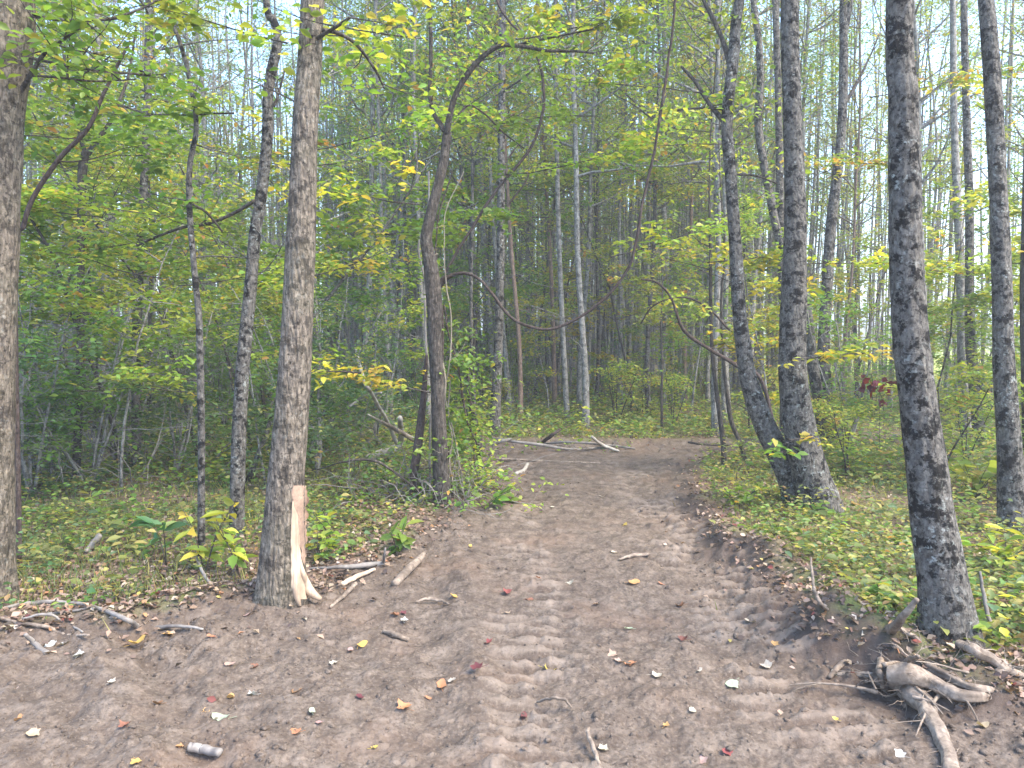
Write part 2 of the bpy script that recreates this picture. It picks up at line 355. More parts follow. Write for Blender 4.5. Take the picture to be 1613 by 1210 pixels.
# ------------------------------------------------------------------ ground: one sheet to the horizon, fine near the camera
def build_ground():
    ang = np.concatenate([np.linspace(-180, -46, 40, endpoint=False), np.linspace(-46, 46, 760), np.linspace(46, 180, 41)[1:-1]])
    rad = np.concatenate([np.linspace(0.02, 1.6, 14, endpoint=False), np.geomspace(1.6, 16, 640, endpoint=False), np.geomspace(16, 900, 90)])
    A, Rr = np.meshgrid(np.radians(ang), rad); x = np.sin(A) * Rr; y = np.cos(A) * Rr
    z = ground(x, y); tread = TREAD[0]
    td = trail_dist(x, y) + 0.16 * fbm(x * 2.1, y * 2.1, 0, 3, 3) + .1 * fbm(x * 9, y * 9, 0, 4, 3)
    dirt = sstep(-0.10, 0.10, td)
    alpha = np.clip(.5 + .9 * tread, 0, 1)          # bar tops paler (dry compacted soil), troughs darker: relief shading put into the colour
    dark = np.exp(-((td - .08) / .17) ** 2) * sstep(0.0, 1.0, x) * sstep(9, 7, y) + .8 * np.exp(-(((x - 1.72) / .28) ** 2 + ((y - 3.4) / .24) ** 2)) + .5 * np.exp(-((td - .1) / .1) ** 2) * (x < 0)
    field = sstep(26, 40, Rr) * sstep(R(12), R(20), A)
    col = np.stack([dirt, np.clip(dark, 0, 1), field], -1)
    nr, na = A.shape
    i = np.arange(nr - 1)[:, None] * na; j = np.arange(na)[None]; k = (j + 1) % na
    q = np.stack([i + j, i + k, i + na + k, i + na + j], -1).reshape(-1, 4)
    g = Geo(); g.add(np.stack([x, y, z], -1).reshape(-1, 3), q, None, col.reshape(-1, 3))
    me = g.mesh('ground', M_ground); a = me.attributes.new('pressed_shade', 'FLOAT', 'POINT'); a.data.foreach_set('value', alpha.ravel().astype(np.float32))
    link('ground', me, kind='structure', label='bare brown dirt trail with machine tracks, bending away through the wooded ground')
build_ground()

# ------------------------------------------------------------------ thin autumn haze
def haze():
    m, nt, out = nodemat('haze'); v = nt.nodes.new('ShaderNodeVolumePrincipled'); v.inputs['Color'].default_value = (.95, .97, 1, 1); v.inputs['Density'].default_value = HAZE; v.inputs['Anisotropy'].default_value = .2
    nt.links.new(v.outputs[0], out.inputs[1]); a = 960; z0, z1 = -1.8, 26
    g = Geo(); g.add([(x, y, z) for z in (z0, z1) for x, y in ((-a, -a), (a, -a), (a, a), (-a, a))], [(0, 3, 2, 1), (4, 5, 6, 7), (0, 1, 5, 4), (1, 2, 6, 5), (2, 3, 7, 6), (3, 0, 4, 7)])
    link('haze', g.mesh('haze', m, False), kind='stuff', label='thin pale haze between the trees')
HAZE = 0.0046
haze()

# ------------------------------------------------------------------ trees
def limb(g, r, p0, d0, length, rad, n=6, wander=.25, up=.15, sides=5, sub=0, twigs=None):
    """a wandering branch; records the points of its outer part in twigs"""
    P = [np.array(p0, float)]; d = np.array(d0, float); d /= np.linalg.norm(d)
    for i in range(n):
        d = d + r.normal(0, wander, 3) * .6; d[2] += up * (.5 if i < n / 2 else 1) * .5; d /= np.linalg.norm(d)
        P.append(P[-1] + d * length / n)
    P = np.array(P); tube(g, P, np.linspace(rad, rad * .25, n + 1), sides, cap=False)
    if twigs is not None: twigs.append(P[n // 3:])
    for _ in range(sub):
        i = r.integers(max(1, n // 3), n); a = r.uniform(0, 2 * np.pi); dd = d0 / np.linalg.norm(d0) * .7 + np.array([math.cos(a), math.sin(a), r.uniform(-.2, .5)])
        limb(g, r, P[i], dd, length * r.uniform(.3, .55), rad * .4, 4, wander, up, 3, 0, twigs)
    return P
def scatter_leaves(gl, r, twigs, n, size, pal, spread=.12, six=False, tilt=.5):
    if not twigs or not n: return
    T = np.concatenate([p[:-1] for p in twigs]); U = np.concatenate([p[1:] for p in twigs])
    nc = max(1, n // 7); i = r.integers(0, len(T), nc); t = r.uniform(0, 1, (nc, 1)); C = T[i] * (1 - t) + U[i] * t
    k = r.integers(0, nc, n); P = C[k] + r.normal(0, 1, (n, 3)) * np.array([spread, spread, spread * .5])
    cc = pick(pal, nc, r)[k]; c2 = pick(pal, n, r); m = r.uniform(0, 1, (n, 1)) < .6
    leaves(gl, P, size, np.where(m, cc, c2), tilt, six, r=r)
def gen_tree(seed, H, r0, cb, nbr, blen, nleaf, lsize, pal, dead=6, lean=.02, wig=.05, up=.2):
    r = np.random.default_rng(seed); g = Geo(); gl = Geo()
    n = 16; z = np.linspace(-.15, H, n); dx, dy = r.normal(0, lean, 2)
    ph = r.uniform(0, 6, 4)
    x = dx * z + wig * np.sin(z * .55 + ph[0]) + wig * .5 * np.sin(z * 1.5 + ph[1]); y = dy * z + wig * np.sin(z * .5 + ph[2])
    x -= x[0]; y -= y[0]; P = smooth_path(np.stack([x, y, z], 1), 34)
    rad = r0 * (1 - .82 * (np.clip(P[:, 2], 0, H) / H) ** .85) * (1 + .45 * np.exp(-np.maximum(P[:, 2], 0) / .22))
    tube(g, P, rad * .54, 9, rough=.10, scale=5, seed=seed)
    tw = []
    for i in range(nbr):
        h = cb + (H - cb) * (i + r.uniform(0, 1)) / nbr; k = int(np.searchsorted(P[:, 2], h)); k = min(k, 33); a = r.uniform(0, 2 * np.pi)
        f = (h - cb) / (H - cb); L = blen * (1 - .65 * f) * r.uniform(.6, 1.15) * (0.75 + .5 * min(1, f * 4))
        limb(g, r, P[k], np.array([math.cos(a), math.sin(a), r.uniform(.2, .9)]), L, max(.006, rad[k] * .38), 6, .22, up, 5, 3, tw)
    for i in range(dead):
        h = r.uniform(.8, cb + 1.5); k = int(np.searchsorted(P[:, 2], h)); a = r.uniform(0, 2 * np.pi)
        limb(g, r, P[k], np.array([math.cos(a), math.sin(a), r.uniform(-.3, .6)]), r.uniform(.3, 1.4), .008, 5, .35, .05, 3, 2)
    scatter_leaves(gl, r, tw, int(nleaf * 1.75), lsize * .78, pal, .17)
    return g, gl

# ---- woods beyond the trail: a dozen kinds of tree, each individual its own object
BARKS = [M_bark_pale, M_bark_grey, M_bark_dark, M_bark_rusty]
protos = []
specs = [ # H, r0, crown base, branches, branch length, leaves, leaf size, palette, bark
 (15, .085, 3.2, 34, 1.7, 3800, .085, 'lime', 0), (17, .11, 4.0, 36, 1.9, 4200, .09, 'green', 0), (14, .07, 3.2, 30, 1.5, 3400, .08, 'autumn', 1),
 (16, .10, 4.5, 34, 1.8, 4000, .09, 'lime', 1), (18, .13, 4.5, 38, 2.1, 4400, .09, 'autumn', 0), (13, .06, 2.6, 30, 1.5, 3600, .08, 'green', 2),
 (15, .08, 3.6, 32, 1.6, 3000, .085, 'green', 0), (16, .09, 4.5, 30, 1.7, 2600, .085, 'autumn', 0), (12, .05, 2.2, 26, 1.3, 2800, .08, 'lime', 2), (15, .095, 4.5, 26, 1.8, 2400, .09, 'gold', 3)]
for i, (H, r0, cb, nb, bl, nl, ls, pal, bk) in enumerate(specs):
    g, gl = gen_tree(100 + i, H, r0, cb, nb, bl, nl, ls, pal, dead=9)
    protos.append((g.mesh('forest_trunk', BARKS[bk]), gl.mesh('forest_crown', M_leaf, False)))
def in_trail(x, y, buf=0.0): return float(trail_dist(np.array([x]), np.array([y]))[0]) > -buf
placed = []; NEAR = []
def free(x, y, md):
    if y < 11 and 540 < 806.5 + F * x / y < 680 and md < .9: return False       # the clearing with the broken log
    for (a, b) in placed:
        if (a - x) ** 2 + (b - y) ** 2 < md * md: return False
    return True
ZONES = [ # name, angle from, to, depth from, to, count, label
 ('left', -38, -12, 11, 46, 78, 'deep in the dense stand left of the vine-hung tree', 'trees of the dense stand on the left'),
 ('mid', -12, 16, 12.8, 48, 170, 'in the crowded stand beyond the far end of the trail', 'trees of the crowded stand behind the trail end'),
 ('right', 16, 38, 11.5, 34, 40, 'in the thin stand before the open field on the right', 'trees of the thin stand on the right')]
for zi, (zn, a0, a1, d0, d1, cnt, lab, grp) in enumerate(ZONES):
    k = 0; tries = 0
    while k < cnt and tries < 9000:
        tries += 1
        a = R(rng.uniform(a0, a1)); d = math.sqrt(rng.uniform(d0 ** 2, d1 ** 2)) if rng.random() < .55 else rng.uniform(d0, d1)
        x, y = d * math.sin(a), d * math.cos(a)
        if in_trail(x, y, .4) or not free(x, y, .62 + .012 * d): continue
        if zn == 'right' and y < 12.5 and x < 7: continue
        placed.append((x, y))
        pi = int(rng.choice(10, p=[.15, .13, .1, .13, .08, .07, .13, .12, .05, .04])) if zn != 'left' else int(rng.choice(10, p=[.12, .15, .06, .1, .06, .14, .17, .04, .14, .02]))
        bk = ('pale grey', 'blotched grey', 'dark brown', 'rusty brown')[specs[pi][8]]
        t = empty('forest_tree', (x, y, gz(x, y) - .03), 'distant thin ' + bk + ' trunk ' + lab, 'tree', 'far ' + bk + ' ' + grp); NEAR.append((t, x, y, bk + ' trunk', 'trees', 17.5 if zn == 'mid' else 16))
        t.rotation_euler = (rng.normal(0, .025), rng.normal(0, .025), rng.uniform(0, 6.28)); s = rng.uniform(.8, 1.15); t.scale = (s * rng.uniform(.85, 1.15),) * 2 + (s,)
        link('trunk', protos[pi][0], t); link('crown', protos[pi][1], t)
        k += 1

# ---- understorey saplings and shrubs
def gen_sapling(seed, H, nst, nleaf, ls, pal, bush=False):
    r = np.random.default_rng(seed); g = Geo(); gl = Geo(); tw = []
    for s in range(nst):
        a = r.uniform(0, 6.28); d = np.array([math.cos(a) * .25, math.sin(a) * .25, 1.0]) if nst > 1 else np.array([r.normal(0, .07), r.normal(0, .07), 1.0])
        h = H * r.uniform(.6, 1) if nst > 1 else H
        P = [np.array([0, 0, -.05])]
        for i in range(8):
            d = d + r.normal(0, .09, 3); d[2] = abs(d[2]); d /= np.linalg.norm(d); P.append(P[-1] + d * h / 8)
        P = np.array(P); tube(g, P, np.linspace(.006 + H * .0042, .004, 9), 6)
        for i in range(int(4 + H * 3.2) // (1 if nst == 1 else 2)):
            k = r.integers(2 if bush else 3, 9); a = r.uniform(0, 6.28)
            limb(g, r, P[k], np.array([math.cos(a), math.sin(a), r.uniform(0, .5)]), H * r.uniform(.18, .36), .006, 5, .2, .02, 3, 3, tw)
    scatter_leaves(gl, r, tw, nleaf, ls, pal, .08, six=True, tilt=.35)
    return g, gl
sap = []
for i, (H, ns, nl, ls, pal, bk) in enumerate([(3.6, 1, 1500, .085, 'lime', M_bark_pale), (4.6, 1, 2100, .085, 'green', M_bark_grey), (2.8, 1, 1000, .09, 'gold', M_bark_pale), (5.2, 1, 2300, .08, 'lime', M_bark_dark),
                                              (1.9, 4, 1300, .06, 'blue', M_bark_pale), (2.4, 5, 1500, .065, 'green', M_bark_pale), (1.3, 4, 700, .06, 'lime', M_bark_dark), (2.2, 5, 420, .05, 'blue', M_bark_pale)]):
    g, gl = gen_sapling(300 + i, H, ns, nl, ls, pal, ns > 1)
    sap.append((g.mesh('sapling_stem', bk), gl.mesh('sapling_leaves', M_leaf, False)))
def put_sap(kind, x, y, s, name, lab, cat, grp=None, rz=None):
    t = empty(name, (x, y, gz(x, y) - .02), lab, cat, grp); t.rotation_euler = (rng.normal(0, .05), rng.normal(0, .05), rng.uniform(0, 6.28) if rz is None else rz); t.scale = (s,) * 3
    link('stem', sap[kind][0], t); link('foliage', sap[kind][1], t); return t
def zone_saps(n, a0, a1, d0, d1, kinds, name, lab, cat, grp, md=.7, smin=.75, smax=1.2):
    k = 0; tries = 0
    while k < n and tries < 4000:
        tries += 1; a = R(rng.uniform(a0, a1)); d = rng.uniform(d0, d1); x, y = d * math.sin(a), d * math.cos(a)
        if in_trail(x, y, .45) or not free(x, y, md): continue
        placed.append((x, y)); t = put_sap(int(rng.choice(kinds)), x, y, rng.uniform(smin, smax), name, lab, cat, grp); k += 1; NEAR.append((t, x, y, {'understorey_sapling': 'green leafy sapling', 'understorey_shrub': 'bluish green shrub', 'verge_sapling': 'fresh green sapling', 'edge_sapling': 'yellow green sapling'}[name], cat, 40))
zone_saps(34, -38, -6, 8.5, 19, [0, 1, 1, 3, 3, 5], 'understorey_sapling', 'bright green leafy sapling among the trunks left of the trail', 'sapling', 'green saplings left of the trail')
zone_saps(44, -38, -7, 8.0, 20, [4, 4, 5, 7, 7, 6], 'understorey_shrub', 'low bushy shrub with small bluish green leaves left of the trail', 'shrub', 'low shrubs left of the trail', .5)
zone_saps(44, -7, 16, 12.9, 26, [6, 6, 5, 2, 0, 3], 'verge_sapling', 'fresh green sapling at the foot of the trunks past the trail end', 'sapling', 'saplings past the trail end', .6)
zone_saps(48, 14, 38, 8.5, 24, [0, 6, 6, 3, 2, 5, 1], 'edge_sapling', 'yellow green sapling between the trunks on the right', 'sapling', 'saplings on the right', .7)

# ---- far-off forest mass behind, and low tree line over the field
def far_forest():
    gt = Geo(); gl = Geo(); r = np.random.default_rng(55)
    for i in range(620):
        a = R(r.uniform(-44, 19)); d = r.uniform(42, 75); x, y = d * math.sin(a), d * math.cos(a); H = r.uniform(11, 17)
        z = gz(x, y); P = np.stack([x + np.array([0, r.normal(0, .15), r.normal(0, .3)]), np.full(3, y), z + np.array([0, H * .5, H])], 1)
        tube(gt, P, np.array([1, .75, .3]) * r.uniform(.07, .15), 5, cap=False)
        n = 130; h = r.uniform(0, 1, n) ** 1.2 * H; P = np.stack([x + r.normal(0, 1.0, n), y + r.normal(0, 1, n), z + h], 1)
        leaves(gl, P, .19, pick(('green', 'lime', 'autumn')[r.integers(0, 3)], n, r), .8, False, .7, r=r)
        n = 50; P = np.stack([x + r.normal(0, 1.4, n), y + r.normal(0, 1.4, n), z + np.abs(r.normal(0, 1.4, n))], 1)
        leaves(gl, P, .24, pick('green', n, r), .8, False, .7, r=r)
    for i in range(260):
        a = R(r.uniform(14, 46)); d = r.uniform(190, 240); x, y = d * math.sin(a), d * math.cos(a); H = r.uniform(2.5, 5.5); n = 70; z = gz(x, y)
        u = r.normal(0, 1, (n, 3)); u /= np.linalg.norm(u, axis=1)[:, None]; P = np.array([x, y, z + H * .5]) + u * np.array([3, 3, H * .5]) * r.uniform(.6, 1, (n, 1))
        leaves(gl, P, 1.1, pick('autumn', n, r), .9, False, .7, r=r)
    link('distant_woods', gt.mesh('distant_trunks', M_bark_pale), kind='stuff', label='mass of far grey trunks closing the view behind the stand')
    link('distant_foliage', gl.mesh('distant_foliage', M_leaf, False), kind='stuff', label='speckled green and yellow foliage of the far woods')
far_forest()
def far_poles():
    r = np.random.default_rng(57); g = Geo(); k = 0
    while k < 760:
        a = R(r.uniform(-42, 20) if k < 600 else r.uniform(16, 38)); d = r.uniform(20, 44); x, y = d * math.sin(a), d * math.cos(a); H = r.uniform(7, 14); z = gz(x, y)
        l = r.normal(0, .35, 2); P = np.array([(x, y, z - .1), (x + l[0] * .3 + r.normal(0, .06), y, z + H * .35), (x + l[0] * .7, y, z + H * .7), (x + l[0], y + l[1], z + H)]); w = r.uniform(.025, .06)
        tube(g, smooth_path(P, 8), w * np.linspace(1, .35, 8), 6, cap=False); k += 1
    link('slender_poles', g.mesh('slender_poles', M_bark_pale), kind='stuff', label='uncountable thin pale stems filling the gaps of the far stand')
far_poles()
def edge_screen():
    r = np.random.default_rng(58); g = Geo()
    for i in range(190):
        a = R(r.uniform(15, 42)); d = r.uniform(22, 46); x, y = d * math.sin(a), d * math.cos(a); z = gz(x, y); n = 60; H = r.uniform(2, 11)
        P = np.stack([x + r.normal(0, .8, n), y + r.normal(0, .8, n), z + H * r.uniform(0, 1, n) ** .8], 1); leaves(g, P, .13, pick(('lime', 'autumn')[i % 2], n, r), .6, False, .7, r=r)
    link('edge_foliage', g.mesh('edge_foliage', M_leaf, False), kind='stuff', label='loose yellow green foliage screening the field on the right')
edge_screen()

# ------------------------------------------------------------------ the trees one can tell apart, traced from the photograph
HERO = []
def hero(name, label, path, depth, bark, top=13, nbr=22, blen=1.7, nleaf=2200, pal='lime', ls=.068, sides=20, rough=.07, lobes=None, limbs=(), seed=1, cb=None, rings=120, dead=4, flare=.12, cat='tree', dirs=None):
    """path: (px, py, width px) from the foot up; limbs: (path, name) at the same depth"""
    r = np.random.default_rng(seed); g = Geo(); gl = Geo()
    if 725 < path[0][1]: depth = on_ground(path[0][0], path[0][1] - 6).y
    pts = [at(a, b, depth) for a, b, w in path]; ws = [w * .93 / F * depth / 2 for a, b, w in path]
    base = Vector((pts[0].x, pts[0].y, gz(pts[0].x, pts[0].y)))
    P = [[p.x, p.y, max(p.z, base.z - .12) if i else base.z - .12, w] for i, (p, w) in enumerate(zip(pts, ws))]
    ztop = P[-1][2]
    if top and ztop < top:
        sx = (P[-1][0] - P[-2][0]) / max(.1, P[-1][2] - P[-2][2]); sx = max(-.12, min(.12, sx)); n = 4
        for i in range(1, n + 1):
            h = (top - ztop) * i / n; P.append([P[-1][0] + sx * (top - ztop) / n * .6 + r.normal(0, .05), P[-1][1] + r.normal(0, .12), ztop + h, ws[-1] * (1 - .8 * i / n)])
    P = np.array(P); P[:, :3] -= np.array(base)
    S = smooth_path(P, rings)
    S[:, 1] += .03 * np.sin(S[:, 2] * 1.3 + seed)
    tube(g, S[:, :3], np.maximum(S[:, 3], .003), sides, rough, scale=9, seed=seed * 13, lobes=lobes)
    tw = []
    if nbr:
        cb = ztop - base.z + .3 if cb is None else cb
        for i in range(nbr):
            h = cb + (top - cb) * (i + r.uniform(0, 1)) / nbr; k = min(rings - 1, int(np.searchsorted(S[:, 2], h))); a = r.uniform(0, 6.28)
            if dirs: a = r.uniform(*dirs)
            limb(g, r, S[k, :3], np.array([math.cos(a), math.sin(a), r.uniform(.1, .8)]), blen * r.uniform(.6, 1.2), max(.006, S[k, 3] * .35), 6, .22, .15, 5, 3, tw)
    for i in range(dead):
        k = r.integers(int(rings * .2), int(rings * .6)); a = r.uniform(0, 6.28)
        limb(g, r, S[k, :3], np.array([math.cos(a), math.sin(a) * .4, r.uniform(-.1, .6)]), r.uniform(.15, .7), .006, 5, .3, .05, 4, 2)
    t = empty(name, base, label, cat)
    link('trunk', g.mesh(name + '_trunk', bark), t)
    if nleaf and tw:
        scatter_leaves(gl, r, tw, nleaf, ls, pal, .15, six=True)
        link('crown', gl.mesh(name + '_crown', M_leaf, False), t)
    for lb in limbs:
        lp, nm, mt, dd = lb[:4]; tl = lb[4] if len(lb) > 4 else 0
        gg = Geo(); Q = []
        for j, (a, b, w) in enumerate(lp):
            f = j / (len(lp) - 1); dep = depth + dd * f; q = at(a, b, dep); Q.append([q.x - base.x, q.y - base.y + .0, q.z - base.z, w / F * dep / 2])
        Q = smooth_path(np.array(Q), len(lp) * 6)
        Q[:, :3] += .006 * np.stack([fbm(Q[:, 2] * 6, 0, 0, seed + 3, 2), fbm(Q[:, 2] * 6, 5, 0, seed + 4, 2), 0 * Q[:, 0]], 1)
        tube(gg, Q[:, :3], np.maximum(Q[:, 3], .002), 8, .12, 12, seed + 77)
        if tl:
            tws = []
            for _ in range(tl // 28 + 1):
                k = r.integers(len(Q) // 3, len(Q)); a = r.uniform(0, 6.28)
                limb(gg, r, Q[k, :3], np.array([math.cos(a), math.sin(a), r.uniform(-.3, .6)]), r.uniform(.25, .7), .005, 5, .25, .05, 3, 2, tws)
        ob = link(nm, gg.mesh(nm, mt), t)
        if tl:
            g2 = Geo(); scatter_leaves(g2, r, tws, tl, ls, pal, .10, six=True); link('leaves', g2.mesh('limb_leaves', M_leaf, False), ob)
    HERO.append((t, base, S)); placed.append((base.x, base.y))
    return t, base, S
LOB = lambda s, a=.05, n=5, h=.2: [(2 * math.pi * i / n + s + .4 * math.sin(i * 7 + s), a * (.6 + .4 * math.sin(i * 3 + s)), h, .42) for i in range(n)]

hero('left_edge_tree', 'thick tan furrowed trunk cut by the left edge of the picture',
     [(-34, 958, 104), (-28, 900, 88), (-23, 700, 84), (-18, 550, 84), (-13, 400, 86), (-8, 200, 88), (3, 0, 92)], 4.65, M_bark_tan, 11, 14, 1.6, 900, 'green', sides=48, rings=260, rough=.08, lobes=LOB(1, .05), dead=0, seed=2,
     limbs=[([(30, 150, 8.6), (48, 120, 6.5), (70, 85, 5.8), (100, 62, 4.3), (125, 45, 3.6)], 'branch', M_bark_dark, -.2, 60), ([(34, 88, 5.0), (90, 100, 4.3), (160, 112, 3.6), (240, 118, 2.9)], 'branch', M_bark_dark, .3, 140),
            ([(30, 118, 4.3), (90, 122, 3.6), (150, 128, 2.9), (215, 125, 2.2)], 'branch', M_bark_dark, .2, 90), ([(50, 25, 5.8), (110, 32, 5.0), (170, 30, 4.3), (225, 12, 3.6), (260, -10, 2.9)], 'branch', M_bark_dark, .3, 160)])
T2 = hero('peeled_tree', 'tan trunk on the left verge, bark torn off its foot to show pale wood',
     [(441, 948, 92), (443, 920, 82), (446, 860, 72), (451, 770, 63), (465, 600, 54), (474, 400, 48), (480, 200, 42), (490, 0, 38)], 4.72, M_bark_tan, 12, 20, 1.8, 1500, 'lime', sides=56, rings=300, rough=.07, lobes=LOB(.4, .055, 5, .13), dead=2, seed=3,
     limbs=[([(508, 48, 7), (530, 52, 6), (560, 70, 5), (590, 110, 4), (605, 140, 2)], 'branch', M_bark_dark, .3, 120), ([(500, 60, 6), (525, 45, 5), (550, 28, 4)], 'branch', M_bark_dark, -.2, 60)])
hero('kinked_thin_tree', 'thin grey tree with a kink near its top, left of the peeled trunk',
     [(374, 848, 30), (375, 820, 25), (378, 700, 24), (382, 600, 23), (388, 520, 22), (394, 450, 21), (400, 370, 20), (408, 320, 19), (419, 220, 18), (421, 150, 17), (427, 110, 17), (437, 62, 15), (430, 30, 12), (418, -5, 11)], 6.2, M_bark_grey, 10, 18, 1.5, 1300, 'green', sides=18, seed=4,
     limbs=[([(402, 316, 6), (370, 335, 6), (330, 352, 5), (290, 358, 5), (250, 372, 4), (214, 388, 3)], 'branch', M_bark_dark, .2, 260), ([(432, 168, 5), (440, 145, 4), (448, 110, 3)], 'branch', M_bark_dark, 0, 50)])
hero('slim_wavy_sapling', 'slim grey wavy stem standing left of the kinked thin tree',
     [(320, 880, 13), (319, 800, 12), (318, 700, 12), (315, 600, 12), (311, 500, 11), (303, 420, 10), (296, 330, 10), (297, 260, 9), (308, 200, 8), (300, 130, 8), (285, 70, 7), (262, 0, 6)], 5.7, M_bark_grey, 7.5, 16, 1.2, 1500, 'green', sides=12, seed=5,
     limbs=[([(304, 322, 4), (325, 335, 4), (350, 365, 3)], 'branch', M_bark_dark, .2, 40)])
hero('forked_left_sapling', 'dark slim tree that forks in a V near the left edge tree',
     [(120, 770, 15), (121, 700, 13), (124, 560, 12), (127, 400, 12), (130, 310, 13), (133, 262, 14), (138, 240, 12)], 8.6, M_bark_dark, 0, 0, sides=12, seed=6, nleaf=0,
     limbs=[([(138, 243, 9), (155, 220, 8), (175, 190, 6), (192, 150, 5), (205, 105, 4), (215, 40, 3)], 'fork', M_bark_dark, .2, 260), ([(136, 243, 8), (128, 222, 6), (122, 190, 5), (108, 130, 4), (95, 60, 3)], 'fork', M_bark_dark, -.2, 260)])
hero('mottled_left_tree', 'straight grey trunk between the forked sapling and the wavy stem',
     [(213, 745, 17), (213, 600, 15), (216, 500, 15), (222, 400, 14), (228, 300, 13), (231, 200, 12), (234, 0, 10)], 9.3, M_bark_grey, 12, 24, 1.7, 1800, 'green', sides=12, seed=7, cb=4)
hero('leaning_brown_sapling', 'bare brown sapling leaning right, crossing beside the left edge tree',
     [(10, 520, 9), (28, 430, 9), (42, 355, 8), (58, 310, 8), (98, 250, 8), (140, 205, 7), (162, 155, 6), (185, 105, 5), (205, 65, 4)], 5.2, M_vine, 0, 0, sides=8, seed=8, nleaf=0, dead=2)
# foot of the leaning sapling continues to the ground
T7 = hero('vine_hung_tree', 'crooked brown tree hung with looping vines at the left side of the trail',
     [(698, 800, 34), (696, 770, 28), (693, 700, 26), (689, 600, 23), (686, 520, 23), (684, 470, 27), (679, 420, 24), (672, 380, 20), (676, 350, 19), (688, 300, 17), (699, 250, 15), (704, 208, 15)], 7.4, M_bark_dark, 0, 0, sides=24, rough=.10, seed=9, nleaf=0, dead=3, lobes=LOB(2, .03),
     limbs=[([(704, 212, 9), (694, 196, 8), (683, 178, 7), (678, 150, 6), (678, 60, 6), (675, -20, 5), (670, -120, 4)], 'limb', M_bark_dark, 0, 240),
            ([(704, 210, 10), (708, 185, 10), (718, 150, 9), (740, 112, 9), (765, 85, 8), (790, 72, 7), (820, 73, 6), (860, 80, 5), (905, 81, 4), (935, 84, 3)], 'limb', M_bark_dark, -.3, 260),
            ([(806, 73, 5), (850, 63, 4), (890, 55, 3), (935, 46, 3)], 'limb', M_bark_dark, -.3, 130)])
r9 = np.random.default_rng(99)
def vine(name, label, pts, depth, mat, dd=0.0, lv=0, pal='green', cat='vine', ls=.07):
    g = Geo(); Q = []
    for j, (a, b, w) in enumerate(pts):
        dep = depth + dd * j / (len(pts) - 1); q = at(a, b, dep); Q.append([q.x, q.y, q.z, w * .78 / F * dep / 2])
    Q = smooth_path(np.array(Q), len(pts) * 8); o = Q[0, :3].copy(); Q[:, :3] -= o
    Q[:, 0] += .008 * fbm(Q[:, 2] * 7, 1, 0, 3, 3); Q[:, 1] += .03 * fbm(Q[:, 2] * 2, 2, 0, 3, 3)
    tube(g, Q[:, :3], np.maximum(Q[:, 3], .002), 8, .15, 14, 5)
    tws = []
    for _ in range(lv // 25):
        k = r9.integers(2, len(Q)); a = r9.uniform(0, 6.28); limb(g, r9, Q[k, :3], np.array([math.cos(a), math.sin(a), r9.uniform(-.5, .5)]), r9.uniform(.15, .5), .004, 5, .3, 0, 3, 1, tws)
    me = g.mesh(name, mat)
    if lv:
        t = empty(name, o, label, cat); link('stem', me, t); g2 = Geo(); scatter_leaves(g2, r9, tws, lv, ls, pal, .09, six=True); link('leaves', g2.mesh(name + '_leaves', M_leaf, False), t)
        return t
    return link(name, me, loc=o, label=label, category=cat)
vine('hanging_vine', 'long dark vine swooping from the vine-hung tree down and up over the trail',
     [(686, 470, 10), (692, 450, 13), (712, 434, 9), (735, 431, 7), (756, 441, 6), (776, 463, 6), (796, 490, 6), (816, 507, 6), (845, 517, 6), (870, 518, 6), (900, 507, 6), (932, 488, 6), (965, 458, 6), (990, 420, 6), (1001, 380, 6), (1010, 330, 6), (1022, 280, 6), (1034, 220, 6), (1045, 150, 6), (1055, 80, 5), (1064, 0, 5), (1075, -120, 5)], 7.35, M_vine, -.8, 80, 'lime')
vine('hanging_vine', 'vine curving in a bow from the top centre back to the vine-hung tree',
     [(688, 458, 7), (715, 405, 6), (748, 352, 6), (780, 302, 6), (810, 266, 6), (836, 234, 6), (851, 195, 6), (857, 150, 6), (850, 102, 6), (832, 66, 5), (803, 35, 5), (782, 0, 5), (770, -60, 5)], 7.5, M_vine, .3, 220)
vine('hanging_vine', 'thin vine dropping leftward inside the bow vine near the vine-hung tree',
     [(722, 180, 4), (740, 166, 4), (765, 180, 4), (790, 205, 4), (815, 225, 3), (830, 236, 3)], 7.5, M_vine, .1, 60)
vine('climbing_vine', 'pale ropy vine winding up the trunk of the vine-hung tree',
     [(702, 792, 3), (706, 770, 4), (698, 735, 4), (691, 700, 4), (694, 660, 5), (701, 610, 5), (697, 570, 4), (689, 520, 4), (681, 480, 4), (671, 440, 3), (677, 408, 3), (690, 400, 3)], 7.0, M_vine2, 0, 0)
vine('climbing_vine', 'pale vine hanging slack just right of the vine-hung trunk',
     [(718, 798, 3), (715, 770, 3), (708, 730, 3), (712, 690, 3), (706, 655, 3), (709, 600, 2)], 7.1, M_vine2, 0, 60, 'green')
for k_, (o_, w_, lb_) in enumerate([(-13, 5, 'grey liana running straight up the left side of the vine-hung trunk'), (12, 4, 'brown liana close against the right side of the vine-hung trunk'), (24, 3, 'loose thin liana a hand right of the vine-hung trunk')]):
    vine('climbing_vine', lb_, [(697 + o_ * 1.5, 796, w_), (694 + o_ * 1.3, 740, w_), (690 + o_, 680, w_), (689 + o_ * .5, 620, w_), (686 + o_, 560, w_), (684 + o_ * 1.1, 500, w_), (680 + o_ * .9, 440, w_), (674 + o_ * 1.1, 390, w_ - 1), (684 + o_ * .8, 330, w_ - 1), (694 + o_ * 1.5, 270, w_ - 1)], 7.15, (M_twig, M_vine, M_vine2)[k_], .1, 50 * k_, 'green')
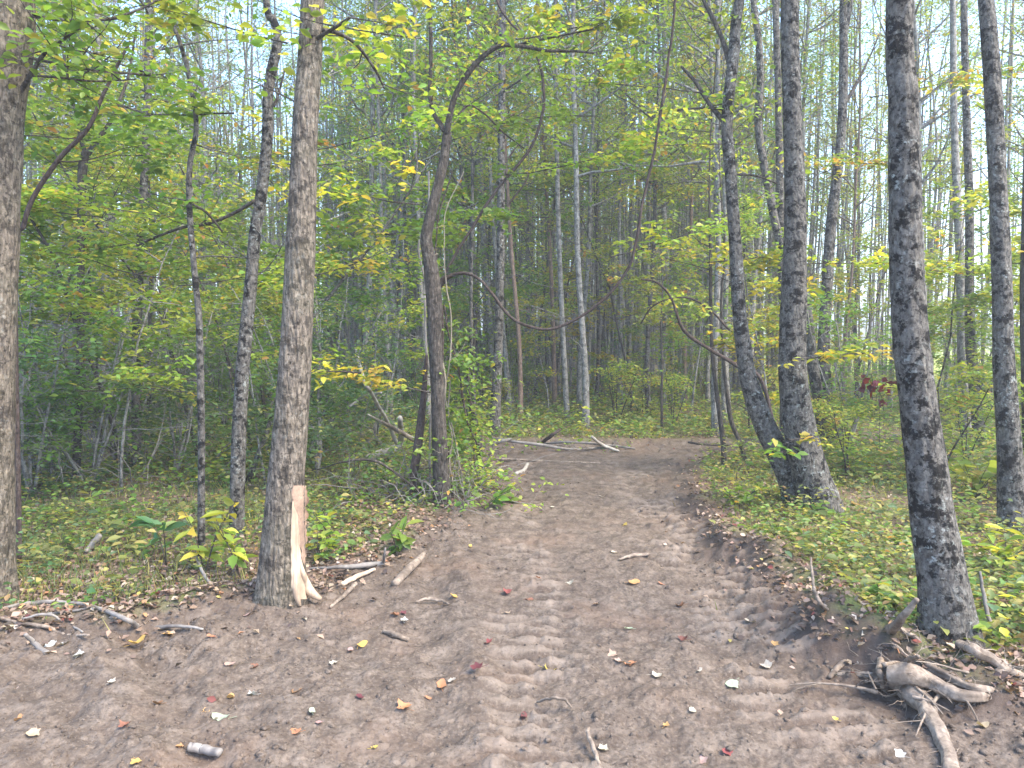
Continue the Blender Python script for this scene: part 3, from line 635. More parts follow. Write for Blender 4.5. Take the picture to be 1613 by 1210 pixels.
vine('leafy_vine', 'leafy green creeper hanging right of the vine-hung trunk',
     [(752, 700, 3), (735, 660, 4), (728, 620, 4), (720, 570, 4), (705, 520, 4), (700, 480, 4)], 7.3, M_vine, 0, 700, 'green', ls=.06)
vine('leafy_vine', 'dense creeper leaves low beside the vine-hung tree over the verge',
     [(770, 790, 3), (750, 740, 4), (745, 690, 4), (735, 650, 4), (722, 610, 3)], 7.5, M_vine, .3, 700, 'lime', ls=.065)
hero('dead_leaning_stem', 'black leaning dead stem just left of the vine-hung trunk',
     [(650, 795, 10), (652, 750, 14), (658, 710, 15), (664, 660, 13), (669, 610, 9), (672, 560, 5)], 7.6, M_vine, 0, 0, sides=10, seed=10, nleaf=0, dead=3, cat='dead tree')
hero('broken_sapling', 'brown sapling with a split top right of the vine-hung trunk',
     [(757, 770, 9), (755, 700, 11), (750, 670, 10), (742, 640, 8), (737, 600, 6), (745, 560, 5), (748, 520, 4)], 8.4, M_bark_dark, 0, 0, sides=8, seed=11, nleaf=0, dead=4)
hero('bark_shedding_tree', 'grey trunk with scaly bark right of the vines at the trail bend',
     [(779, 692, 22), (780, 650, 19), (783, 600, 16), (785, 540, 15), (787, 470, 14), (789, 350, 13), (790, 200, 12), (792, 0, 11)], 12.2, M_bark_grey, 14, 24, 1.9, 1900, 'lime', sides=14, seed=12, cb=5)
# right cluster
hero('leaning_right_tree', 'grey trunk leaning out to the left from the pair right of the trail',
     [(1259, 798, 50), (1252, 775, 42), (1236, 730, 40), (1206, 670, 37), (1181, 600, 29), (1171, 540, 26), (1165, 490, 24), (1160, 420, 22), (1155, 350, 20), (1149, 270, 19), (1144, 190, 19), (1155, 90, 18), (1165, 0, 16)], 7.55, M_bark_grey, 12, 20, 1.8, 1700, 'lime', sides=26, rings=170, rough=.09, seed=13, lobes=LOB(1, .04),
     limbs=[([(1152, 108, 10), (1142, 75, 8), (1124, 30, 7), (1108, 0, 6), (1090, -60, 5)], 'limb', M_bark_dark, .2, 150), ([(1140, 192, 9), (1120, 168, 7), (1097, 132, 6), (1074, 105, 4)], 'limb', M_bark_dark, .3, 90),
            ([(1150, 175, 4), (1120, 170, 4), (1080, 172, 3), (1040, 178, 2)], 'branch', M_bark_dark, .2, 40), ([(1157, 275, 4), (1190, 277, 3), (1225, 290, 2)], 'branch', M_bark_dark, .1, 30)])
hero('blotched_right_tree', 'stout grey trunk with black blotches beside the leaning right tree',
     [(1296, 808, 82), (1289, 785, 70), (1280, 755, 62), (1264, 690, 54), (1252, 620, 48), (1248, 540, 44), (1250, 430, 39), (1250, 300, 33), (1247, 150, 30), (1246, 0, 29)], 7.2, M_bark_grey, 13, 20, 2, 1700, 'lime', sides=36, rings=220, rough=.09, seed=14, lobes=LOB(3, .05), dead=3)
hero('thin_bent_tree', 'thin bent grey tree standing behind the stout blotched trunk',
     [(1304, 700, 24), (1292, 640, 20), (1280, 580, 18), (1272, 510, 17), (1262, 450, 16), (1240, 400, 15), (1226, 370, 14), (1214, 310, 13), (1203, 250, 13), (1195, 190, 13), (1198, 130, 12), (1195, 70, 11), (1186, 0, 10)], 10.8, M_bark_grey, 13, 22, 1.7, 1700, 'autumn', sides=14, seed=15)
hero('narrow_upright_tree', 'narrow upright trunk seen just left of the stout blotched tree top',
     [(1236, 700, 18), (1235, 560, 16), (1232, 400, 14), (1228, 250, 12), (1224, 120, 11), (1220, 0, 10)], 11.5, M_bark_grey, 13, 20, 1.7, 1500, 'autumn', sides=12, seed=16)
hero('curved_twin_top_tree', 'slender curved tree with a forked top right of the stout blotched trunk',
     [(1316, 705, 34), (1312, 685, 29), (1304, 655, 25), (1298, 600, 22), (1298, 540, 20), (1302, 480, 19), (1307, 400, 18), (1312, 330, 17), (1320, 260, 16), (1325, 190, 15), (1328, 90, 14), (1329, 0, 12)], 11.4, M_bark_grey, 14, 24, 1.8, 1800, 'autumn', sides=16, seed=17,
     limbs=[([(1328, 60, 10), (1336, 25, 9), (1343, -20, 8), (1350, -90, 6)], 'fork', M_bark_grey, 0, 120), ([(1330, 165, 6), (1350, 130, 5), (1368, 95, 3), (1385, 55, 2)], 'branch', M_bark_dark, .2, 80)])
T15 = hero('big_right_tree', 'largest grey trunk on the right, blotched with lichen, above the uprooted roots',
     [(1494, 1022, 112), (1490, 990, 92), (1480, 900, 76), (1467, 800, 68), (1457, 700, 61), (1448, 620, 56), (1438, 520, 54), (1432, 400, 51), (1430, 300, 49), (1425, 150, 45), (1417, 0, 41)], 4.0, M_bark_grey, 12, 18, 1.8, 1200, 'lime', sides=56, rings=300, rough=.10, seed=18, lobes=LOB(2.2, .05, 6, .16), dead=0)
hero('far_right_twin_tree', 'dark slim trunk of a close pair between the two large right-hand trees',
     [(1548, 705, 26), (1543, 680, 20), (1536, 600, 18), (1530, 530, 16), (1527, 450, 14), (1525, 330, 13), (1523, 200, 12), (1520, 0, 10)], 11.2, M_bark_grey, 13, 22, 1.7, 1500, 'lime', sides=12, seed=19)
hero('far_right_twin_tree', 'paler slim trunk of a close pair, left of its dark twin',
     [(1524, 700, 20), (1521, 640, 17), (1517, 560, 16), (1512, 450, 14), (1508, 330, 13), (1505, 200, 11), (1500, 0, 9)], 11.9, M_bark_pale, 13, 22, 1.7, 1500, 'autumn', sides=12, seed=20)
hero('second_right_tree', 'grey spotted trunk right of the largest one, near the picture edge',
     [(1600, 845, 56), (1598, 820, 46), (1590, 700, 37), (1578, 560, 32), (1573, 400, 29), (1570, 300, 27), (1565, 120, 26), (1557, 0, 24)], 6.5, M_bark_grey, 12, 20, 1.8, 1500, 'lime', sides=28, rings=180, rough=.08, seed=21, lobes=LOB(1.5, .04))
hero('right_edge_tree', 'dark trunk half cut off by the right picture edge',
     [(1622, 790, 26), (1620, 700, 22), (1616, 600, 20), (1614, 480, 18), (1622, 300, 17), (1630, 100, 15)], 8, M_bark_dark, 12, 18, 1.6, 900, 'lime', sides=14, seed=22)
hero('path_side_sapling', 'slim straight sapling at the right side of the trail bend',
     [(1141, 742, 10), (1138, 700, 9), (1131, 640, 8), (1122, 560, 7), (1120, 480, 6), (1120, 400, 5), (1118, 300, 3)], 9.4, M_bark_dark, 6.5, 16, 1.1, 700, 'lime', sides=8, seed=23, cb=2.2)
hero('path_side_sapling', 'slim sapling leaning left beside the straight one at the trail bend',
     [(1178, 733, 9), (1166, 700, 8), (1152, 665, 8), (1145, 620, 7), (1140, 560, 5), (1137, 480, 4)], 9.6, M_bark_dark, 5, 12, 1.0, 500, 'lime', sides=8, seed=24, cb=2.2)
hero('dark_arched_branch', 'dark bare branch sloping down behind the leaning right tree',
     [(1238, 650, 8), (1205, 610, 7), (1160, 575, 7), (1118, 550, 6), (1078, 520, 6), (1058, 470, 4), (1035, 445, 4), (1010, 440, 3)], 8.2, M_vine, 0, 0, sides=8, seed=25, nleaf=0, dead=5, cat='branch')
vine('arched_branch', 'thin arching branch reaching from the leaning right tree over the trail',
     [(1150, 520, 5), (1120, 490, 4), (1085, 470, 4), (1050, 472, 3), (1025, 485, 3), (1010, 510, 3)], 8.3, M_vine, .4, 100, 'lime', cat='branch')

# the torn strip of the peeled tree
def peel():
    t, base, S = T2
    rr = np.random.default_rng(5)
    def radius(z): return np.interp(z, S[:, 2], S[:, 3])
    def ctr(z): return np.stack([np.interp(z, S[:, 2], S[:, 0]), np.interp(z, S[:, 2], S[:, 1])], -1)
    rows = [(768, 458, 483), (800, 459, 484), (850, 457, 478), (880, 457, 476), (905, 457, 480), (925, 459, 486), (940, 461, 490)]
    tr = [c for c in t.children if c.name.startswith('trunk')][0]
    import mathutils
    from mathutils.bvhtree import BVHTree
    me = tr.data; bv = BVHTree.FromPolygons([v.co[:] for v in me.vertices], [p.vertices[:] for p in me.polygons])
    def patch(rows, mat, name, lift, jag=1.5):
        R0 = np.array(rows, float); ys = np.linspace(R0[0, 0], R0[-1, 0], 46); L = np.interp(ys, R0[:, 0], R0[:, 1]); Rr = np.interp(ys, R0[:, 0], R0[:, 2])
        L = L + jag * fbm(ys * .09, 3, 0, 8, 3); Rr = Rr + jag * fbm(ys * .1, 9, 0, 9, 3)
        g = Geo(); V = []; nx = 12; o = Vector((0, 0, CAM_H)) - base
        for y, l, r_ in zip(ys, L, Rr):
            for i in range(nx):
                f = i / (nx - 1); d = ray(l + (r_ - l) * f, y).normalized(); h = bv.ray_cast(o, d)
                if h[0] is None:
                    p = o + d * ((4.55) / d.y)
                else: p = h[0] - d * lift * (1 if 0 < i < nx - 1 else -1.0)
                V.append(p[:])
        i = np.arange(45)[:, None] * nx; j = np.arange(nx - 1)[None]
        g.add(V, np.stack([i + j, i + j + nx, i + j + nx + 1, i + j + 1], -1).reshape(-1, 4))
        link(name, g.mesh(name, mat), t)
    patch([(765, 459, 481), (785, 458, 484), (825, 463, 483), (860, 471, 482), (890, 476, 480)], M_cambium, 'torn_bark_edge', .004, 5)
    patch([(790, 460, 462), (812, 459, 469), (835, 458, 472), (870, 457, 474), (905, 457, 478), (930, 459, 484), (944, 463, 490)], M_fresh, 'bare_wood', .007)
    # two pale root prongs
    for pr in ([(463, 880, 2), (465, 905, 9), (465, 925, 11), (468, 942, 10), (472, 954, 5)], [(472, 880, 2), (476, 902, 10), (482, 920, 14), (491, 934, 14), (505, 944, 7)]):
        g = Geo(); Q = []; last = 4.6
        for a, b, w in pr:
            d = ray(a, b).normalized(); h = bv.ray_cast(Vector((0, 0, CAM_H)) - base, d)
            q = (h[0] - d * .002) if h[0] is not None else (Vector((0, 0, CAM_H)) - base + d * last)
            if h[0] is not None: last = h[3]
            Q.append([q.x, q.y, q.z, w / F * 4.6 / 2])
        Q = smooth_path(np.array(Q), 16); tube(g, Q[:, :3], Q[:, 3], 10, .1, 20, 4); link('bare_root', g.mesh('bare_root', M_fresh), t)
peel()

# ------------------------------------------------------------------ sprays of leaves and plants that stand out
def spray(name, label, px, py, depth, reach, n, pal, ls, cat='branch', wide=1.0):
    """a leafy branch whose middle is seen at the pixel"""
    r = np.random.default_rng(int(px * 7 + py)); c = at(px, py, depth); g = Geo(); tw = []
    start = np.array([-reach, .1, -.15 * reach]); 
    P = limb(g, r, start, np.array([1, r.normal(0, .2), .12]), reach * 2, .007, 8, .1, .0, 5, 5, tw)
    g2 = Geo(); scatter_leaves(g2, r, tw, n, ls, pal, .06 * wide, six=True, tilt=.3)
    t = empty(name, c, label, cat); t.rotation_euler = (0, 0, 0 if r.random() < .5 else math.pi)
    link('stem', g.mesh(name, M_bark_dark), t); link('leaves', g2.mesh(name + '_leaves', M_leaf, False), t)
for a in [('yellow leafy spray hanging left of the vine-hung trunk, above the brush pile', 600, 605, 6.6, .45, 170, 'gold', .075),
          ('yellow green spray of leaves just right of the peeled trunk at mid height', 530, 580, 4.9, .18, 36, 'gold', .06),
          ('yellow leafy branch right of the peeled trunk near its upper half', 560, 310, 6.4, .55, 170, 'gold', .08),
          ('gold-tinged branch of leaves between the peeled trunk and the vine-hung tree', 575, 420, 7.2, .5, 150, 'gold', .075),
          ('dark green leafy branch high up between the wavy stem and kinked tree', 245, 165, 5.6, .6, 190, 'green', .085),
          ('yellow green leaves sprayed across the stout and thin right trunks', 1330, 555, 6.4, .4, 110, 'gold', .08),
          ('lime leafy branch level with the vine dip on the right', 1050, 390, 7.6, .55, 170, 'lime', .08),
          ('bright leaves on a branch right of the stout blotched trunk', 1350, 400, 8, .7, 230, 'gold', .08),
          ('fern-like green spray before the leaning right tree foot', 1228, 712, 6.6, .18, 40, 'green', .085),
          ('yellow leaf spray before the stout right trunk foot', 1288, 690, 6.3, .2, 34, 'gold', .08),
          ('bright green leaves hanging in the top centre of the picture', 905, 40, 6.6, .5, 180, 'lime', .085),
          ('yellow and orange leaves at the top beside the peeled trunk', 570, 55, 5.6, .4, 100, 'gold', .08),
          ('green maple-like leaves hanging at top left of the wavy stem', 350, 60, 5.6, .5, 130, 'lime', .085),
          ('pale green leaf spray left of the kinked tree at mid height', 270, 590, 6.8, .4, 110, 'lime', .07),
          ('green leafy branch above the left brush near the left edge tree', 130, 420, 6.4, .7, 260, 'green', .075),
          ('broad leafy bough filling the gap behind the kinked thin tree', 400, 430, 7.6, .8, 300, 'lime', .08),
          ('bright green bough between the wavy stem and the left edge tree', 200, 330, 7.4, .8, 260, 'lime', .08),
          ('lime bough just left of the peeled trunk, upper half', 425, 245, 7.8, .7, 240, 'lime', .075),
          ('lime and yellow bough left of the upper crooked trunk', 610, 215, 8.2, .8, 280, 'lime', .075),
          ('green bough inside the bow vine', 765, 330, 8.6, .7, 240, 'green', .075),
          ('lime bough right of the bow vine', 905, 255, 8.4, .9, 320, 'lime', .075),
          ('lime bough high in the centre beside the hanging vine', 965, 130, 8.2, .9, 300, 'lime', .075),
          ('autumn tinted bough against the hanging vine, right of centre', 1060, 215, 8.6, .8, 260, 'autumn', .075),
          ('green bough under the crown of the crooked tree', 820, 170, 8.8, .8, 260, 'green', .075),
          ('dark green bough beside the left edge tree, high up', 140, 190, 6.8, .7, 260, 'green', .075),
          ('lime bough low beside the left edge tree', 70, 330, 7.2, .6, 220, 'lime', .075),
          ('lime bough between the leaning and the stout right trunks', 1200, 400, 8.8, .6, 200, 'lime', .075),
          ('lime bough right of the largest trunk at mid height', 1500, 420, 8.0, .7, 240, 'lime', .075),
          ('autumn bough high right of the largest trunk', 1500, 130, 8.0, .8, 240, 'autumn', .075),
          ('autumn bough between the stout and the largest right trunks', 1370, 240, 8.8, .8, 240, 'autumn', .075),
          ('pale green bough right of the kinked tree, lower', 430, 560, 7.8, .6, 200, 'lime', .07),
          ('bluish green bough low left of the wavy stem', 190, 600, 7.6, .7, 260, 'blue', .07),
          ('bluish green bough low by the left edge tree', 75, 560, 6.8, .6, 240, 'blue', .07)]:
    spray('leafy_branch', a[0], *a[1:])
def plant(name, label, px, py, h, n, pal, ls, spread=.12, stems=3, cat='plant', aspect=.5, tilt=.5):
    r = np.random.default_rng(int(px * 3 + py)); b = on_ground(px, py, -.01); g = Geo(); gl = Geo(); P = []
    for s in range(stems):
        a = r.uniform(0, 6.28); q = np.array([[0, 0, 0], [math.cos(a) * spread * .4, math.sin(a) * spread * .4, h * .5], [math.cos(a) * spread, math.sin(a) * spread, h * r.uniform(.75, 1)]])
        q = smooth_path(q, 8); tube(g, q, np.linspace(.004, .002, 8), 5)
        m = n // stems; k = r.integers(2, 8, m); P.append(q[k] + r.normal(0, .008, (m, 3)))
    P = np.concatenate(P); leaves(gl, P, ls, pick(pal, len(P), r), tilt, True, aspect, .05, r)
    t = empty(name, b, label, cat); link('stem', g.mesh(name, M_bark_dark), t); link('leaves', gl.mesh(name + '_leaves', M_leaf, False), t)
plant('broadleaf_seedling', 'pale yellow-green seedling with long leaves at the foot of the wavy stem', 322, 905, .52, 26, 'gold', .15, .2, 3, aspect=.42)
plant('broadleaf_seedling', 'yellowing seedling drooping just left of the peeled trunk foot', 378, 912, .42, 22, 'gold', .12, .14, 3, aspect=.45)
plant('broadleaf_seedling', 'bluish green seedling with broad leaves in the left undergrowth', 262, 890, .40, 14, 'blue', .15, .12, 2, aspect=.45)
plant('low_green_plant', 'small bright green plant in the leaf litter by the fallen sticks', 240, 968, .12, 40, 'green', .05, .09, 4)
plant('broadleaf_seedling', 'pale green seedling right of the peeled trunk', 532, 868, .34, 34, 'lime', .10, .2, 4)
plant('broadleaf_seedling', 'clump of bright green leaves beside the torn bark strip', 500, 885, .22, 26, 'lime', .085, .12, 4)
plant('curled_green_plant', 'dark green plant with drooping leaves at the left trail edge', 625, 876, .24, 26, 'green', .11, .07, 3, tilt=.9)
plant('round_leaf_vine', 'plant with large round green leaves overhanging the trail edge', 762, 800, .22, 15, 'green', .13, .3, 4, aspect=.9)
plant('round_leaf_vine', 'pair of large round leaves on the dirt by the trail edge', 806, 792, .1, 5, 'green', .13, .1, 2, aspect=.9)
plant('broadleaf_seedling', 'bright green low seedling left of the largest right trunk', 1405, 968, .17, 22, 'green', .10, .1, 4, aspect=.6)
plant('broadleaf_seedling', 'green leafy sprig at the foot of the largest right trunk, right side', 1558, 1005, .16, 16, 'green', .09, .12, 3, aspect=.7)
plant('yellow_fern_plant', 'yellow feathery plant at the right edge behind the largest trunk', 1585, 905, .3, 44, 'gold', .12, .25, 5, aspect=.35)
plant('bright_shrublet', 'bushy bright green plant between the two large right trunks', 1535, 790, .5, 110, 'lime', .11, .35, 9, aspect=.65)
plant('low_green_plant', 'leafy clump on the verge left of the leaning right tree foot', 1160, 800, .25, 70, 'lime', .075, .25, 7)
plant('low_green_plant', 'leafy clump in front of the leaning and stout right trunks', 1225, 850, .2, 60, 'green', .07, .25, 6)
plant('wine_red_sapling', 'sapling carrying dark wine-red leaves between the right trunks', 1385, 720, 1.3, 6, 'lime', .07, .03, 1, cat='sapling')
def red_tuft():
    r = np.random.default_rng(3); c = at(1376, 605, 9.2); t = empty('red_leaf_tuft', c, 'tuft of dark wine-red leaves between the stout and largest right trunks', 'leaf tuft')
    for i in range(32):
        P = r.normal(0, 1, (1, 3)) * np.array([.07, .06, .09]) if i < 26 else r.normal(0, .03, (1, 3)) + np.array([.12, 0, -.22])
        g = Geo(); leaves(g, P, .11 if i < 26 else .08, pick('wine', 1, r), .9, True, .8, .5, r); link('leaf', g.mesh('leaf', M_leaf, False), t)
    g = Geo(); tube(g, smooth_path([(.14, .02, -.32), (.1, 0, -.15), (0, 0, 0), (-.03, 0, .12)], 10), .004, 5); link('stem', g.mesh('stem', M_vine), t)
red_tuft()

# ------------------------------------------------------------------ ground cover: litter, grass, weeds (nobody could count them)
def cover_points(n, r, a0=-44, a1=44, d0=3.2, d1=24, pw=1.0, inside=-0.02, big=0.0, off=.12):
    a = np.radians(r.uniform(a0, a1, n)); d = d0 * (d1 / d0) ** (r.uniform(0, 1, n) ** pw); x, y = d * np.sin(a), d * np.cos(a)
    td = trail_dist(x, y) + .16 * fbm(x * 2.1, y * 2.1, 0, 3, 3)
    m = td + r.exponential(off, n) * (r.random(n) < .25) * -1 < inside; return x[m], y[m], td[m]
def litter():
    r = np.random.default_rng(70); g = Geo()
    x, y, td = cover_points(100000, r, inside=.12); z = ground(x, y) + r.uniform(.002, .018, len(x))
    keep = r.random(len(x)) < np.where(td > -.9, 1, .7) * np.where(x > 0, .55, 1) * np.where((x < -.9) & (y < 5.1), 1.8, 1) * (.45 + .8 * sstep(-.4, .3, fbm(x * 1.4, y * 1.4, 0, 61, 3))); x, y, z = x[keep], y[keep], z[keep]
    P = np.stack([x, y, z], 1); leaves(g, P, .038, pick('litter', len(P), r), .38, True, .66, -.05, r, curl=.35)
    link('leaf_litter', g.mesh('leaf_litter', M_dry, False), kind='stuff', label='brown and tan fallen leaves carpeting the verges of the trail')
litter()
def weeds():
    r = np.random.default_rng(71); g = Geo()
    x, y, td = cover_points(8200, r, inside=-.12, d0=4.0, d1=26)
    dn = fbm(x * .8, y * .8, 0, 66, 3); keep = (r.random(len(x)) < (.85 + .25 * (x < -1) + 1.9 * dn) * np.where((x < -.9) & (y < 4.95), .25, 1)) & (td < -.12)
    x, y = x[keep], y[keep]; z = ground(x, y)
    for i in range(len(x)):
        d = math.hypot(x[i], y[i]); n = int(r.integers(7, 22)); h = (r.uniform(.05, .2) if r.random() < .8 else r.uniform(.2, .48)) * (1.2 if d > 8 else 1)
        P = np.array([x[i], y[i], z[i]]) + np.stack([r.normal(0, .07, n), r.normal(0, .07, n), r.uniform(.15, 1, n) * h], 1)
        pal = ('green', 'weed', 'blue', 'gold', 'weed')[int(r.choice(5, p=[.14, .34, .16, .03, .33]))]
        if x[i] > 0 and pal == 'blue': pal = 'weed'
        leaves(g, P, (.042 if r.random() < .8 else .07) * (1.3 if d > 9 else 1), pick(pal, n, r), .35, True, .6, .05, r)
    link('undergrowth', g.mesh('undergrowth', M_leaf, False), kind='stuff', label='low green weeds and seedlings covering the forest floor beside the trail')
weeds()
def far_weeds():
    r = np.random.default_rng(171); g = Geo(); x, y, td = cover_points(7200, r, inside=-.2, d0=8.5, d1=34, pw=.8)
    keep = (r.random(len(x)) < .75 + .9 * fbm(x * .5, y * .5, 0, 68, 3)) & (td < -.15); x, y = x[keep], y[keep]; z = ground(x, y, False)
    for i in range(len(x)):
        d = math.hypot(x[i], y[i]); n = int(r.integers(8, 16)); h = r.uniform(.1, .42)
        P = np.array([x[i], y[i], z[i]]) + np.stack([r.normal(0, .16, n), r.normal(0, .16, n), r.uniform(.1, 1, n) * h], 1)
        leaves(g, P, .05 + .0022 * d, pick(('weed', 'lime', 'blue', 'green')[int(r.choice(4, p=[.4, .25, .1, .25]))], n, r), .4, False, .65, .05, r)
    link('far_undergrowth', g.mesh('far_undergrowth', M_leaf, False), kind='stuff', label='fresh green low growth under the trees past the trail end')
far_weeds()
def grass():
    r = np.random.default_rng(72); g = Geo()
    x, y, td = cover_points(52000, r, inside=-.25, d0=4.4, d1=20); keep = (r.random(len(x)) < .30 + .9 * fbm(x * .6, y * .6, 0, 67, 3)) | ((x < -1.6) & (y < 9.5) & (r.random(len(x)) < .5)); x, y = x[keep], y[keep]; n = len(x)
    z = ground(x, y); h = r.uniform(.03, .13, n); a = r.uniform(0, 6.28, n); w = .0035 * (1 + y * .12); lx, ly = r.normal(0, .4, (2, n)) * h
    V = np.stack([np.stack([x - np.cos(a) * w, y - np.sin(a) * w, z - .01], 1), np.stack([x + np.cos(a) * w, y + np.sin(a) * w, z - .01], 1), np.stack([x + lx, y + ly, z + h], 1)], 1)
    c = pick('weed', n, r); g.add(V.reshape(-1, 3), None, np.arange(n * 3).reshape(-1, 3), np.repeat(c, 3, 0))
    link('grass', g.mesh('grass', M_leaf, False), kind='stuff', label='thin mossy grass between the weeds on the forest floor')
grass()
def clods():
    r = np.random.default_rng(73); g = Geo()
    ico = np.array([(0, 0, 1), (.89, 0, .45), (.28, .85, .45), (-.72, .53, .45), (-.72, -.53, .45), (.28, -.85, .45), (.72, .53, -.45), (-.28, .85, -.45), (-.89, 0, -.45), (-.28, -.85, -.45), (.72, -.53, -.45), (0, 0, -1)])
    tri = np.array([(0, 1, 2), (0, 2, 3), (0, 3, 4), (0, 4, 5), (0, 5, 1), (1, 6, 2), (2, 7, 3), (3, 8, 4), (4, 9, 5), (5, 10, 1), (2, 6, 7), (3, 7, 8), (4, 8, 9), (5, 9, 10), (1, 10, 6)])
    n = 26000; a = np.radians(r.uniform(-42, 42, n)); d = 1.9 * (12 / 1.9) ** r.uniform(0, 1, n); x, y = d * np.sin(a), d * np.cos(a); td = trail_dist(x, y)
    p = .22 + .9 * np.exp(-((td - .15) / .3) ** 2) + .5 * (x < -.8) * (y < 4.4) + .4 * sstep(.1, .5, fbm(x * 1.3, y * 1.3, 0, 83, 3)); k = (td > -.1) & (r.random(n) < p); x, y = x[k], y[k]; n = len(x)
    s = .003 + r.exponential(.0034, n); s = np.minimum(s, .024); z = ground(x, y) + s * .1
    V = ico[None] * (s[:, None, None] * r.uniform(.6, 1.25, (n, 12, 1)) * r.uniform(.7, 1.4, (n, 1, 3)) * np.array([1, 1, .7])) + np.stack([x, y, z], 1)[:, None]
    T = (tri[None] + np.arange(n)[:, None, None] * 12).reshape(-1, 3)
    g.add(V.reshape(-1, 3), None, T, np.array([1, .0, 0])); me = g.mesh('soil_clods', M_ground, True); a = me.attributes.new('pressed_shade', 'FLOAT', 'POINT'); a.data.foreach_set('value', np.full(len(me.vertices), .5, np.float32)); link('soil_clods', me, kind='stuff', label='crumbs and clods of brown soil strewn over the dirt trail')
clods()
def twigs_mass():
    r = np.random.default_rng(74); g = Geo(); n = 0
    while n < 480:
        a = R(r.uniform(-42, 42)); d = 3.6 * (15 / 3.6) ** r.uniform(0, 1); x, y = d * math.sin(a), d * math.cos(a)
        if in_trail(x, y, .05): continue
        L = r.uniform(.06, .34); b = r.uniform(0, 6.28); q = np.array([[x, y], [x + math.cos(b) * L * .5 + r.normal(0, .03), y + math.sin(b) * L * .5 + r.normal(0, .03)], [x + math.cos(b) * L, y + math.sin(b) * L]])
        z = ground(q[:, 0], q[:, 1], False) + r.uniform(.01, .04, 3); tube(g, smooth_path(np.column_stack([q, z]), 6), np.linspace(r.uniform(.0015, .004), .001, 6), 4, cap=False); n += 1
    link('fallen_twigs', g.mesh('fallen_twigs', M_root), kind='stuff', label='small dead twigs littering the leafy verges')
twigs_mass()

# ------------------------------------------------------------------ fallen sticks and branches, each its own thing
def stick(label, pts, mat=M_twig, lift=.012, name='fallen_branch', cat='branch', side=()):
    """pts: (px, py, width px, height above the ground in metres)"""
    def conv(pp):
        Q = []
        for a, b, w, h in pp:
            # the point is seen at (a, b): find the spot of ground below it
            p = on_ground(a, b)
            if h > 0:
                d = ray(a, b); t = (CAM_H - h - gz(p.x, p.y)) / -d.z; p = Vector((0, 0, CAM_H)) + d * t
            Q.append([p.x, p.y, p.z + lift, w / F * p.y / 2])
        return np.array(Q)
    Q = conv(pts); o = Q[0, :3].copy(); g = Geo(); S = smooth_path(Q, max(12, len(pts) * 7)); S[:, :3] -= o; L = np.arange(len(S))
    S[:, 0] += .004 * fbm(L * .5, 2, 0, 5, 2); S[:, 2] += .004 * fbm(L * .5, 7, 0, 5, 2)
    tube(g, S[:, :3], np.maximum(S[:, 3], .0015), 9, .2, 18, int(pts[0][0]), grain=1.5)
    ob = link(name, g.mesh(name, mat), loc=o, label=label, category=cat)
    for s in side:
        Q = conv(s); Q[:, :3] -= o; g = Geo(); S = smooth_path(Q, 14); tube(g, S[:, :3], np.maximum(S[:, 3], .0015), 7, .12, 18, 3); link('side_branch', g.mesh('side_branch', mat), ob)
    return ob
stick('long pale grey branch curving along the litter at lower left', [(-10, 965, 6, 0), (50, 953, 7, .02), (110, 953, 7, .03), (160, 963, 7, .03), (200, 980, 8, .01), (225, 992, 9, 0), (280, 990, 6, .02), (320, 994, 4, 0)], side=[[(75, 970, 4, 0), (120, 965, 4, .02), (150, 958, 4, .03)], [(222, 990, 7, 0), (213, 999, 6, 0)]])
stick('brown stick lying under the long pale branch at lower left', [(-10, 973, 6, 0), (30, 985, 6, 0), (70, 990, 6, .01), (100, 1002, 5, 0), (140, 1005, 4, 0)], M_root)
stick('thin pale twig arching over the brown stick at lower left', [(35, 978, 3, .02), (75, 971, 4, .04), (105, 985, 3, .03), (130, 998, 3, 0)])
stick('short weathered stick pointing down left, below the pale branch', [(40, 1003, 6, .04), (55, 1018, 8, .02), (75, 1035, 9, 0)], M_twig)
stick('short grey cut log lying at the bottom, left of centre', [(297, 1184, 13, 0), (320, 1188, 14, 0), (346, 1194, 13, 0)], M_twig, .02, 'cut_stick', 'stick')
stick('grey forked stick lying between the peeled tree and the verge plants', [(478, 899, 3, 0), (520, 897, 5, .02), (570, 894, 8, .03), (604, 890, 8, .02)], M_twig, side=[[(604, 890, 5, .02), (605, 880, 5, .07), (607, 866, 3, .12)]])
stick('pale stick half buried at the left trail edge', [(538, 924, 8, 0), (560, 912, 8, .02), (590, 900, 5, .01)], M_fresh)
stick('dirt covered root slanting out of the left trail bank', [(622, 923, 12, 0), (640, 903, 14, .03), (660, 884, 11, .04), (668, 874, 7, .04)], M_root)
stick('dark leaning root end beside the soil covered root on the left bank', [(520, 960, 4, 0), (545, 938, 7, .03), (560, 923, 7, .05)], M_root)
stick('curved brown twig lying in the trail at left centre', [(655, 951, 3, 0), (675, 946, 6, .01), (695, 950, 5, 0), (706, 954, 3, 0)], M_root)
stick('dark stubby root bit at the left bank of the trail', [(604, 998, 7, .01), (625, 1004, 9, .01), (643, 1012, 6, 0)], M_root)
stick('brown curved twig lying across the trail at right centre', [(975, 884, 3, 0), (995, 878, 6, .01), (1022, 876, 5, 0)], M_root)
stick('wiry root sticking from the soil at bottom centre', [(944, 1209, 7, 0), (935, 1185, 8, .02), (926, 1158, 6, .04), (928, 1150, 3, .03)], M_root)
stick('small loop of root on the trail near the bottom centre', [(846, 1110, 4, 0), (868, 1104, 5, .02), (888, 1106, 5, .02), (900, 1118, 3, 0)], M_root)
